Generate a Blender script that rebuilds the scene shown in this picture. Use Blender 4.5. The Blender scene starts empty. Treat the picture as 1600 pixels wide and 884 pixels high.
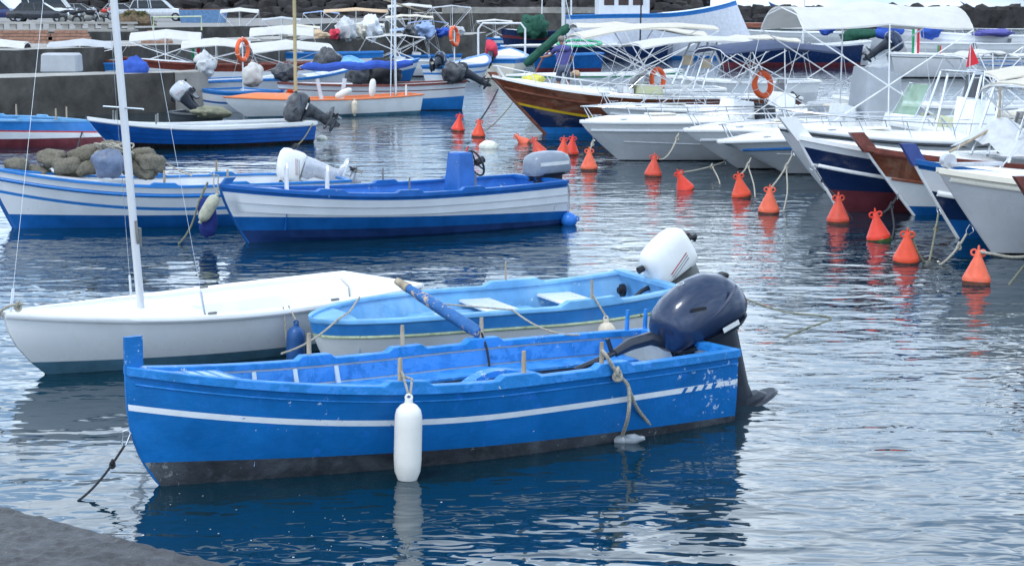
import bpy, math, random
from mathutils import Vector, Matrix, noise
R = math.radians
random.seed(7)
sc = bpy.context.scene
COL = sc.collection
# ------------------------------------------------------------ camera, world, sun, exposure
F, CH, YH = 3100.0, 3.1, 10.0            # focal length in photo pixels, eye height, horizon row
PITCH = math.atan((442 - YH) / F)
cd = bpy.data.cameras.new('camera'); cam = bpy.data.objects.new('camera', cd); COL.objects.link(cam)
cam.location = (0, 0, CH); cam.rotation_euler = (math.pi / 2 - PITCH, 0, 0)
cd.sensor_width = 36; cd.lens = 36 * F / 1600; cd.clip_start = 0.3; cd.clip_end = 5000
cd.dof.use_dof = True; cd.dof.focus_distance = 15.5; cd.dof.aperture_fstop = 13
sc.camera = cam
SUN_EL, SUN_AZ = 60, 215                 # azimuth from +Y clockwise; the sun stands behind the photographer's left shoulder
w = bpy.data.worlds.new('World'); sc.world = w; w.use_nodes = True
nt = w.node_tree; nt.nodes.clear()
out = nt.nodes.new('ShaderNodeOutputWorld'); bg = nt.nodes.new('ShaderNodeBackground')
sky = nt.nodes.new('ShaderNodeTexSky'); sky.sky_type = 'NISHITA'; sky.sun_disc = False
sky.sun_elevation = R(SUN_EL); sky.sun_rotation = R(SUN_AZ); sky.air_density = 1.0; sky.dust_density = 2.2; sky.ozone_density = 1.6
tc = nt.nodes.new('ShaderNodeTexCoord'); mp = nt.nodes.new('ShaderNodeMapping'); mp.inputs['Scale'].default_value = (1.6, 1.6, 4.2)
cn = nt.nodes.new('ShaderNodeTexNoise'); cn.inputs['Scale'].default_value = 1.7; cn.inputs['Detail'].default_value = 7; cn.inputs['Roughness'].default_value = .55
cr = nt.nodes.new('ShaderNodeValToRGB'); cr.color_ramp.elements[0].position = .36; cr.color_ramp.elements[1].position = .62
mx = nt.nodes.new('ShaderNodeMix'); mx.data_type = 'RGBA'
cr.color_ramp.elements[0].color = (.42, .42, .42, 1); cr.color_ramp.elements[1].color = (.95, .95, .95, 1)
mx.inputs['B'].default_value = (12.0, 13.7, 15.7, 1)      # bright thin cloud, in the sky texture's own units
nt.links.new(tc.outputs['Generated'], mp.inputs['Vector']); nt.links.new(mp.outputs[0], cn.inputs['Vector'])
nt.links.new(cn.outputs['Fac'], cr.inputs['Fac']); nt.links.new(cr.outputs[0], mx.inputs['Factor'])
nt.links.new(sky.outputs[0], mx.inputs['A'])
sx = nt.nodes.new('ShaderNodeSeparateXYZ'); nt.links.new(tc.outputs['Generated'], sx.inputs[0])
gr = nt.nodes.new('ShaderNodeValToRGB'); gr.color_ramp.interpolation = 'EASE'      # overcast sky: brightest low down to light hull sides, dimmer at horizon and overhead
gr.color_ramp.elements[0].position = 0; gr.color_ramp.elements[0].color = (.66, .66, .66, 1); gr.color_ramp.elements[1].position = 1; gr.color_ramp.elements[1].color = (.6, .6, .6, 1)
e_ = gr.color_ramp.elements.new(.13); e_.color = (1.04, 1.04, 1.04, 1); e_ = gr.color_ramp.elements.new(.32); e_.color = (1.06, 1.06, 1.06, 1); e_ = gr.color_ramp.elements.new(.6); e_.color = (.72, .72, .72, 1)
nt.links.new(sx.outputs['Z'], gr.inputs['Fac'])
ml = nt.nodes.new('ShaderNodeVectorMath'); ml.operation = 'MULTIPLY'; nt.links.new(mx.outputs['Result'], ml.inputs[0]); nt.links.new(gr.outputs[0], ml.inputs[1])
cn2 = nt.nodes.new('ShaderNodeTexNoise'); cn2.inputs['Scale'].default_value = 3.2; cn2.inputs['Detail'].default_value = 5; nt.links.new(mp.outputs[0], cn2.inputs['Vector'])
cr2 = nt.nodes.new('ShaderNodeValToRGB'); cr2.color_ramp.elements[0].position = .38; cr2.color_ramp.elements[1].position = .58       # grey-blue gaps in the cloud
cr2.color_ramp.elements[0].color = (.36, .50, .66, 1); cr2.color_ramp.elements[1].color = (1.16, 1.15, 1.12, 1); nt.links.new(cn2.outputs['Fac'], cr2.inputs['Fac'])
ml2 = nt.nodes.new('ShaderNodeVectorMath'); ml2.operation = 'MULTIPLY'; nt.links.new(ml.outputs[0], ml2.inputs[0]); nt.links.new(cr2.outputs[0], ml2.inputs[1])
nt.links.new(ml2.outputs[0], bg.inputs['Color'])
bg.inputs['Strength'].default_value = 0.128
nt.links.new(bg.outputs[0], out.inputs['Surface'])
sd = bpy.data.lights.new('sun', 'SUN'); sun = bpy.data.objects.new('sun', sd); COL.objects.link(sun)
sd.energy = 1.05; sd.angle = R(12); sd.color = (1, .965, .91)
sun.rotation_euler = (R(90 - SUN_EL), 0, R(180 - SUN_AZ) + math.pi * 0)
# sun lamp shines along its -Z: point it from the sky's sun direction
_s = Vector((math.sin(R(SUN_AZ)) * math.cos(R(SUN_EL)), math.cos(R(SUN_AZ)) * math.cos(R(SUN_EL)), math.sin(R(SUN_EL))))
sun.rotation_euler = _s.to_track_quat('Z', 'Y').to_euler()
sc.view_settings.view_transform = 'Standard'; sc.view_settings.look = 'None'
sc.view_settings.gamma = 1; sc.view_settings.use_curve_mapping = False
sc.view_settings.exposure = 0.57
sc.cycles.max_bounces = 6; sc.cycles.transparent_max_bounces = 12

# ------------------------------------------------------------ photo-pixel geometry
FW = Vector((0, math.cos(PITCH), -math.sin(PITCH))); UP = Vector((0, math.sin(PITCH), math.cos(PITCH))); CC = Vector((0, 0, CH))
def ray(px, py): return Vector((px - 800, 0, 0)) + FW * F + UP * (442 - py)
def gp(px, py, z=0.0):                   # where the sight line through a photo pixel meets height z
    d = ray(px, py); return CC + d * ((z - CH) / d.z)
def dp(px, py, Y):                       # ... meets the upright plane at distance Y
    d = ray(px, py); return CC + d * (Y / d.y)
def proj(P):
    q = Vector(P) - CC; zf = q.dot(FW); return (800 + F * q.x / zf, 442 - F * q.dot(UP) / zf)

# ------------------------------------------------------------ materials
MATS = {}
def mat(name, col, rough=.5, metal=0, var=.12, scale=6, bump=0, bscale=40, wear=None, wamt=.5, wscale=9, coat=0, wear2=None, w2amt=.3, trans=0, alpha=1, streak=None, spec=.36, stretch=(1, 1, 1), soft=.02):
    if name in MATS: return MATS[name]
    m = bpy.data.materials.new(name); m.use_nodes = True; n = m.node_tree; L = n.links
    b = n.nodes['Principled BSDF']; b.inputs['Roughness'].default_value = rough; b.inputs['Metallic'].default_value = metal
    b.inputs['Coat Weight'].default_value = coat; b.inputs['Coat Roughness'].default_value = .08
    b.inputs['Transmission Weight'].default_value = trans; b.inputs['Alpha'].default_value = alpha
    b.inputs['Specular IOR Level'].default_value = spec
    t = n.nodes.new('ShaderNodeTexCoord'); mp = n.nodes.new('ShaderNodeMapping'); mp.inputs['Scale'].default_value = stretch
    L.new(t.outputs['Object'], mp.inputs['Vector']); vec = mp.outputs[0]
    def nz(s, d=5, ro=.6, dist=0):
        x = n.nodes.new('ShaderNodeTexNoise'); x.inputs['Scale'].default_value = s; x.inputs['Detail'].default_value = d
        x.inputs['Roughness'].default_value = ro; x.inputs['Distortion'].default_value = dist; L.new(vec, x.inputs['Vector']); return x.outputs['Fac']
    def ramp(f, p0, p1, c0=0., c1=1.):
        r = n.nodes.new('ShaderNodeMapRange'); r.inputs['From Min'].default_value = p0; r.inputs['From Max'].default_value = p1
        r.inputs['To Min'].default_value = c0; r.inputs['To Max'].default_value = c1; L.new(f, r.inputs['Value']); return r.outputs[0]
    def mix(f, a, c):
        x = n.nodes.new('ShaderNodeMix'); x.data_type = 'RGBA'
        L.new(f, x.inputs['Factor'])
        for s, v in (('A', a), ('B', c)):
            if isinstance(v, (tuple, list)): x.inputs[s].default_value = (*v[:3], 1)
            else: L.new(v, x.inputs[s])
        return x.outputs['Result']
    dark = tuple(max(0, c * (1 - var)) for c in col); lite = tuple(min(1, c * (1 + var) + var * .02) for c in col)
    c = mix(ramp(nz(scale), .3, .7), dark, lite)
    if streak:                              # broad faded or stained areas
        c = mix(ramp(nz(scale * .45, 4, .65, .6), .48, .72, 0, .75), c, streak)
    if wear2: c = mix(ramp(nz(wscale * .8, 6, .68, .3), .66 - w2amt * .28, .70 - w2amt * .26, 0, .9), c, wear2)
    if wear:                                # chips and scuffs gather in clumps
        sm = n.nodes.new('ShaderNodeMath'); sm.operation = 'MULTIPLY_ADD'; L.new(nz(wscale * .22, 2, .5), sm.inputs[0]); sm.inputs[1].default_value = .55; L.new(nz(wscale * 1.9, 8, .72, .2), sm.inputs[2])
        c = mix(ramp(sm.outputs[0], 1.03 - wamt * .22, 1.03 - wamt * .22 + soft), c, wear)
    L.new(c, b.inputs['Base Color'])
    L.new(ramp(nz(scale * 1.7), .3, .7, max(0, rough - .08), min(1, rough + .1)), b.inputs['Roughness'])
    if bump:
        bp = n.nodes.new('ShaderNodeBump'); bp.inputs['Strength'].default_value = min(1, bump); bp.inputs['Distance'].default_value = .02
        L.new(nz(bscale, 6, .65), bp.inputs['Height']); L.new(bp.outputs[0], b.inputs['Normal'])
    MATS[name] = m; return m
CHIP = (.62, .68, .75)
blue_hull = mat('blue_paint_hull', (.002, .135, .42), .42, var=.18, scale=3, bump=.25, bscale=14, wear=(.45, .58, .75), wamt=.40, wscale=8, wear2=(.012, .15, .52), w2amt=.25, coat=.0)
blue_rail = mat('blue_paint_rail', (.01, .19, .53), .45, var=.2, scale=5, bump=.3, bscale=25, wear=(.5, .56, .6), wamt=.34, wscale=7, wear2=(.035, .24, .68), w2amt=.6)
blue_seat = mat('blue_paint_worn', (.02, .19, .55), .5, var=.2, scale=4, bump=.3, bscale=20, wear=(.35, .5, .66), wamt=.3, wear2=(.05, .26, .68), w2amt=.7)
stripe_w = mat('white_stripe_paint', (.72, .76, .80), .5, var=.08, scale=8, wear=(.01, .11, .44), wamt=.5, wscale=10)
boot_b = mat('black_antifoul', (.03, .035, .045), .6, var=.5, scale=4, bump=.4, bscale=30, wear=(.22, .24, .25), wamt=.5, wscale=12, streak=(.15, .17, .19))
boot_low = mat('wet_antifoul', (.012, .014, .018), .3, var=.4, scale=9, streak=(.06, .02, .015))
inner_pale = mat('pale_inner_paint', (.50, .58, .64), .6, var=.15, scale=5, wear=(.2, .16, .12), wamt=.25, bump=.2, bscale=25)
bilge = mat('bilge_floor', (.05, .06, .07), .7, var=.4, scale=6, bump=.3)
slat_pale = mat('faded_slat_paint', (.30, .46, .68), .55, var=.2, scale=8, bump=.2)
oldwood = mat('weathered_wood', (.36, .30, .22), .75, var=.35, scale=14, bump=.5, bscale=60, stretch=(1, 1, .3))
brownwood = mat('varnished_wood', (.17, .048, .022), .32, var=.4, scale=10, coat=.5, bump=.1, stretch=(.15, 1, 1))
redwood = mat('red_brown_paint', (.16, .035, .022), .35, var=.3, scale=7, coat=.3)
lblue = mat('light_blue_gelcoat', (.035, .22, .58), .4, var=.18, scale=3, wear=(.5, .62, .68), wamt=.3, wscale=8, streak=(.08, .33, .70), coat=.2)
lblue_in = mat('light_blue_inside', (.12, .34, .62), .5, var=.2, scale=4, streak=(.30, .52, .70), wear=(.6, .68, .7), wamt=.28, wscale=7)
greenline = mat('green_trim_line', (.38, .45, .30), .6, var=.3, scale=15, wear=(.12, .16, .05), wamt=.5)
white_gel = mat('white_gelcoat', (.80, .81, .82), .25, var=.04, scale=2, coat=.3, streak=(.70, .71, .70))
white_gel2 = mat('white_gelcoat_aged', (.70, .71, .71), .35, var=.06, scale=3, streak=(.56, .57, .55), wear=(.35, .33, .28), wamt=.12)
cream = mat('cream_gelcoat', (.74, .70, .60), .35, var=.06, scale=3)
shade_hull = mat('shaded_white_gelcoat', (.62, .63, .65), .3, var=.05, scale=3, streak=(.52, .54, .56), coat=.2)  # white hull sides, with their shade mixed into the colour as grey
tealboot = mat('blue_green_antifoul', (.07, .17, .24), .5, var=.3, scale=4, streak=(.12, .24, .30))
white_pl = mat('white_painted_planks', (.66, .69, .73), .42, var=.06, scale=3, streak=(.58, .61, .66), wear=(.4, .42, .42), wamt=.15)
bluedk = mat('deep_blue_paint', (.003, .09, .31), .35, var=.2, scale=4, coat=.1)
bluemid = mat('mid_blue_paint', (.015, .17, .50), .4, var=.15, scale=4, coat=.2)
bluedeep = mat('dark_blue_antifoul', (.006, .03, .12), .45, var=.3, scale=4)
royal = mat('royal_blue_paint', (.003, .085, .36), .4, var=.2, scale=2.5, coat=.5, wear=(.4, .5, .7), wamt=.22, wscale=3)
royal_rail = mat('ultramarine_rail_paint', (.003, .10, .38), .4, var=.2, scale=5, wear=(.5, .55, .6), wamt=.25, coat=.2)
navy = mat('navy_paint', (.005, .020, .080), .22, var=.15, scale=3, coat=.5)
maroon = mat('maroon_antifoul', (.13, .025, .035), .5, var=.25, scale=4)
reds = mat('red_line_paint', (.50, .05, .03), .4)
orange_deck = mat('orange_deck_paint', (.72, .20, .07), .45, var=.1)
yellow = mat('yellow_line_paint', (.72, .46, .02), .4)
green_p = mat('green_trim_paint', (.02, .36, .16), .4)
blackrub = mat('black_rubber', (.015, .016, .02), .5)
greyrub = mat('grey_rubber_strip', (.05, .06, .07), .45)
chrome = mat('stainless_steel', (.62, .64, .67), .22, 1, var=.05)
alu = mat('white_painted_tube', (.72, .73, .75), .35)
canvas = mat('white_canvas', (.56, .555, .54), .8, var=.05, scale=3, bump=.35, bscale=6, streak=(.46, .455, .44))
canvas_c = mat('cream_canvas', (.58, .54, .46), .8, var=.06, scale=3, bump=.15, bscale=8)
canvas_t = mat('tan_canvas', (.56, .41, .27), .8, var=.08, scale=3, bump=.15, bscale=8)
canvas_n = mat('slate_blue_canvas', (.055, .075, .14), .8, var=.15, scale=3, bump=.15, bscale=8)
canvas_b = mat('blue_canvas', (.03, .09, .42), .8, var=.25, scale=4, bump=.3, bscale=12)
canvas_g = mat('green_canvas', (.015, .085, .055), .8, var=.3, scale=5, bump=.3, bscale=12)
canvas_gr = mat('grey_canvas', (.43, .45, .48), .8, var=.08, scale=3, bump=.2, bscale=8)
canvas_r = mat('pinkish_red_cloth', (.62, .05, .09), .8, var=.2, scale=5, bump=.3, bscale=12)
canvas_y = mat('pale_green_cover', (.58, .60, .38), .8, var=.08, bump=.2, bscale=8)
canvas_lb = mat('pale_blue_canvas', (.28, .38, .60), .8, var=.08)
binbag = mat('dark_grey_plastic_wrap', (.06, .065, .075), .3, var=.5, scale=8, bump=.8, bscale=14)
tarp = mat('blue_grey_tarpaulin', (.12, .16, .25), .35, var=.4, scale=5, bump=.8, bscale=9)
clearpl = mat('crumpled_white_plastic', (.50, .52, .54), .35, var=.15, scale=5, bump=.8, bscale=10)
cowl_navy = mat('navy_engine_paint', (.014, .030, .075), .3, metal=.15, var=.15, scale=2, coat=.45, wear=(.2, .22, .26), wamt=.06)
cowl_dark = mat('dark_engine_body', (.018, .024, .038), .38, var=.2, scale=4, coat=.2)
cowl_white = mat('white_engine_paint', (.72, .72, .70), .3, var=.06, scale=4, coat=.4, wear=(.3, .28, .24), wamt=.14)
cowl_grey = mat('grey_engine_paint', (.20, .24, .30), .35, var=.1, coat=.3)
cowl_silver = mat('silver_engine_paint', (.5, .52, .56), .3, metal=.3)
engine_metal = mat('dull_engine_metal', (.20, .20, .19), .45, metal=.6, var=.3)
decal_w = mat('pale_decal', (.6, .62, .62), .4)
decal_g = mat('grey_decal', (.2, .2, .22), .4)
decal_r = mat('dark_red_decal', (.35, .03, .05), .4)
rope_p = mat('pale_rope', (.46, .43, .36), .85, var=.35, scale=50, bump=.9, bscale=160)
rope_g = mat('grey_green_rope', (.24, .24, .17), .85, var=.35, scale=50, bump=.9, bscale=160)
rope_d = mat('dark_rope', (.035, .037, .045), .85, var=.4, scale=50, bump=.9, bscale=160)
fend_w = mat('white_fender_vinyl', (.74, .73, .69), .38, var=.06, scale=5, wear=(.2, .2, .18), wamt=.12, wscale=5)
fend_s = mat('stained_fender_vinyl', (.62, .55, .44), .5, var=.15, scale=9, wear=(.42, .17, .07), wamt=.42, wscale=8, soft=.12)
fend_b = mat('blue_fender_vinyl', (.02, .09, .27), .38, var=.15, scale=6)
fend_k = mat('grubby_fender_vinyl', (.42, .42, .33), .6, var=.25, scale=12, wear=(.1, .11, .05), wamt=.38, soft=.1)
buoy_o = mat('orange_buoy_plastic', (.70, .07, .028), .42, var=.1, scale=6, streak=(.72, .13, .06))
buoy_low = mat('weedy_buoy_base', (.09, .025, .012), .6, var=.6, scale=18, streak=(.03, .05, .01), bump=.5)
life_o = mat('lifebuoy_orange', (.80, .12, .03), .5)
glass_d = mat('smoked_windscreen', (.04, .035, .045), .08, spec=.6, alpha=.72)
glass_c = mat('clear_windscreen', (.55, .62, .66), .06, alpha=.32)
glass_g = mat('green_tinted_windscreen', (.25, .42, .28), .06, alpha=.6)
sack = mat('olive_net_sack', (.17, .155, .12), .9, var=.35, scale=30, bump=.9, bscale=55)
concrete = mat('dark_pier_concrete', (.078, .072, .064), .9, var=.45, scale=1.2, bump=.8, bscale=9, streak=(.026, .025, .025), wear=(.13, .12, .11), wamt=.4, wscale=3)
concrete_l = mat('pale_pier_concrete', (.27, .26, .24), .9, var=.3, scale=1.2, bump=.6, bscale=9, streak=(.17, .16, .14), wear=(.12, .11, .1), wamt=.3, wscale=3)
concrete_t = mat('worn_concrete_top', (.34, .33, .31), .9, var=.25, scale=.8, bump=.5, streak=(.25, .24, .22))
asphalt = mat('quay_paving', (.24, .235, .23), .9, var=.2, scale=.5, streak=(.17, .165, .16))
basalt = mat('basalt_boulder', (.024, .022, .023), .9, var=.6, scale=.8, bump=.6, bscale=4, streak=(.06, .055, .055))
bottle_m = mat('cloudy_bottle_plastic', (.45, .50, .55), .15, var=.1, alpha=.6)
foamy = mat('white_float_foam', (.72, .72, .68), .6, streak=(.25, .35, .12), scale=14)
skin_m = mat('skin', (.36, .19, .13), .6, var=.1)
hair_m = mat('grey_hair', (.22, .19, .17), .8, var=.3, scale=30)
shirt_m = mat('violet_blue_cotton', (.075, .075, .24), .85, var=.12, bump=.3, bscale=20)
shorts_m = mat('grey_blue_cotton', (.10, .12, .18), .85)
cyan_l = mat('turquoise_paint', (.03, .22, .45), .45, var=.2)

# ------------------------------------------------------------ mesh builder
class MB:
    def __init__(s, M=None): s.v = []; s.f = []; s.mi = []; s.m = 0; s.M = M or Matrix()
    def vert(s, p): s.v.append(s.M @ Vector(p)); return len(s.v) - 1
    def face(s, idx, m=None): s.f.append(tuple(idx)); s.mi.append(s.m if m is None else m)
    def poly(s, pts, m=None): s.face([s.vert(p) for p in pts], m)
    def grid(s, rows, closed=False, m=None, mrow=None, cap=False):
        ids = [[s.vert(p) for p in r] for r in rows]
        for i in range(len(ids) - 1):
            n = len(ids[i]); mm = mrow[i] if mrow else m
            for j in range(n if closed else n - 1):
                k = (j + 1) % n; s.face((ids[i][j], ids[i][k], ids[i + 1][k], ids[i + 1][j]), mm)
        if cap: s.face(ids[0][::-1], m); s.face(ids[-1], m)
        return ids
    def box(s, c, size, rot=None, m=None, taper=1.0, bev=0):
        X = Matrix.Translation(c) @ (rot.to_4x4() if rot else Matrix())
        a, b, d = size[0] / 2, size[1] / 2, size[2] / 2
        if bev:
            e = min(bev, a * .9, b * .9, d * .9)
            def ring(xx, yy, z): return [X @ Vector(p) for p in ((-xx + e, -yy, z), (xx - e, -yy, z), (xx, -yy + e, z), (xx, yy - e, z), (xx - e, yy, z), (-xx + e, yy, z), (-xx, yy - e, z), (-xx, -yy + e, z))]
            def rg(q, z): return ring((a) * q, (b) * q, z)
            rows = [ring(a - e, b - e, -d), rg(1, -d + e), [Vector(p) for p in ring(a * taper, b * taper, d - e)], ring(a * taper - e, b * taper - e, d)]
            s.grid(rows, True, m, cap=True); return
        p = [X @ Vector((sx * a * (taper if sz > 0 else 1), sy * b * (taper if sz > 0 else 1), sz * d)) for sz in (-1, 1) for sx, sy in ((-1, -1), (1, -1), (1, 1), (-1, 1))]
        i = [s.vert(q) for q in p]
        for q in ((3, 2, 1, 0), (4, 5, 6, 7), (0, 1, 5, 4), (1, 2, 6, 5), (2, 3, 7, 6), (3, 0, 4, 7)): s.face([i[k] for k in q], m)
    def tube(s, pts, r, seg=8, m=None, closed=False):
        pts = [Vector(p) for p in pts]; n = len(pts); rr = r if isinstance(r, (list, tuple)) else [r] * n
        rows = []; up = Vector((0, 0, 1)); last = None
        for i, p in enumerate(pts):
            if closed: t = pts[(i + 1) % n] - pts[i - 1]
            else: t = pts[min(i + 1, n - 1)] - pts[max(i - 1, 0)]
            if t.length < 1e-7: t = Vector((0, 0, 1))
            t.normalize()
            if last is None:
                a = t.cross(up)
                if a.length < .1: a = t.cross(Vector((1, 0, 0)))
            else: a = last - t * last.dot(t)
            a.normalize(); last = a; b = t.cross(a)
            rows.append([p + (a * math.cos(k * 2 * math.pi / seg) + b * math.sin(k * 2 * math.pi / seg)) * rr[i] for k in range(seg)])
        if closed: rows.append(rows[0]); s.grid(rows, True, m)
        else: s.grid(rows, True, m, cap=True)
    def lathe(s, prof, X=None, seg=20, m=None, mrow=None):
        X = X or Matrix()
        s.grid([[X @ Vector((r * math.cos(k * 2 * math.pi / seg), r * math.sin(k * 2 * math.pi / seg), z)) for k in range(seg)] for r, z in prof], True, m, mrow=mrow)
    def torus(s, X, Rr, r, seg=24, m=None, arc=(0, 2 * math.pi), rs=8):
        full = abs(arc[1] - arc[0] - 2 * math.pi) < 1e-4
        n = seg if full else seg + 1
        pts = [X @ Vector((Rr * math.cos(arc[0] + (arc[1] - arc[0]) * k / seg), Rr * math.sin(arc[0] + (arc[1] - arc[0]) * k / seg), 0)) for k in range(n)]
        s.tube(pts, r, rs, m, closed=full)
    def ell(s, c, rad, seg=14, rings=9, m=None, n=2.0, rot=None, lump=0, seed=0):
        X = Matrix.Translation(c) @ (rot.to_4x4() if rot else Matrix()); e = 2.0 / n
        if lump and seg > 9: seg = max(seg, 26); rings = max(rings, 17)
        def sp(v): return math.copysign(abs(v) ** e, v)
        rows = []
        for i in range(rings + 1):
            ph = -math.pi / 2 + math.pi * i / rings; row = []
            for k in range(seg):
                th = 2 * math.pi * k / seg
                p = Vector((rad[0] * sp(math.cos(ph)) * sp(math.cos(th)), rad[1] * sp(math.cos(ph)) * sp(math.sin(th)), rad[2] * sp(math.sin(ph))))
                if lump: p *= 1 + lump * (noise.noise(p * (1.6 / max(rad)) + Vector((seed * 7.3, seed, 0))) + (.45 * noise.noise(p * (5.5 / max(rad)) + Vector((seed, 3, 0))) if seg > 9 else 0))
                row.append(X @ p)
            rows.append(row)
        s.grid(rows, True, m)
    def build(s, name, mats, parent=None, origin=None, angle=32, flat=False):
        me = bpy.data.meshes.new(name)
        o = bpy.data.objects.new(name, me); COL.objects.link(o)
        if origin is not None: org = Vector(origin); vv = [tuple(p - org) for p in s.v]; o.location = org
        else: vv = [tuple(p) for p in s.v]
        me.from_pydata(vv, [], s.f)
        for m in (mats if isinstance(mats, (list, tuple)) else [mats]): me.materials.append(m)
        me.polygons.foreach_set('material_index', s.mi)
        me.validate(); me.update()
        if not flat:
            me.polygons.foreach_set('use_smooth', [True] * len(me.polygons)); me.set_sharp_from_angle(angle=R(angle))
        if parent: o.parent = parent
        return o
def tag(o, label=None, cat=None, group=None, kind=None):
    if label: o['label'] = label
    if cat: o['category'] = cat
    if group: o['group'] = group
    if kind: o['kind'] = kind
    return o
def empty(name, loc=(0, 0, 0), rz=0, label=None, cat=None, group=None):
    o = bpy.data.objects.new(name, None); COL.objects.link(o); o.location = loc; o.rotation_euler = (0, 0, rz); o.empty_display_size = .2
    return tag(o, label, cat, group)
def kids(o): return [c for c in bpy.data.objects if c.parent == o]
def copy_tree(o, parent=None):
    c = o.copy(); COL.objects.link(c); c.parent = parent
    for ch in kids(o): copy_tree(ch, c)
    return c
def lerp(a, b, t): return a + (b - a) * t
def sag(p0, p1, d, n=14, sway=0):
    p0 = Vector(p0); p1 = Vector(p1); out = []
    for i in range(n + 1):
        t = i / n; p = p0.lerp(p1, t); p.z -= d * 4 * t * (1 - t); p.x += sway * math.sin(t * 6.3) ; out.append(p)
    return out
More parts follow.
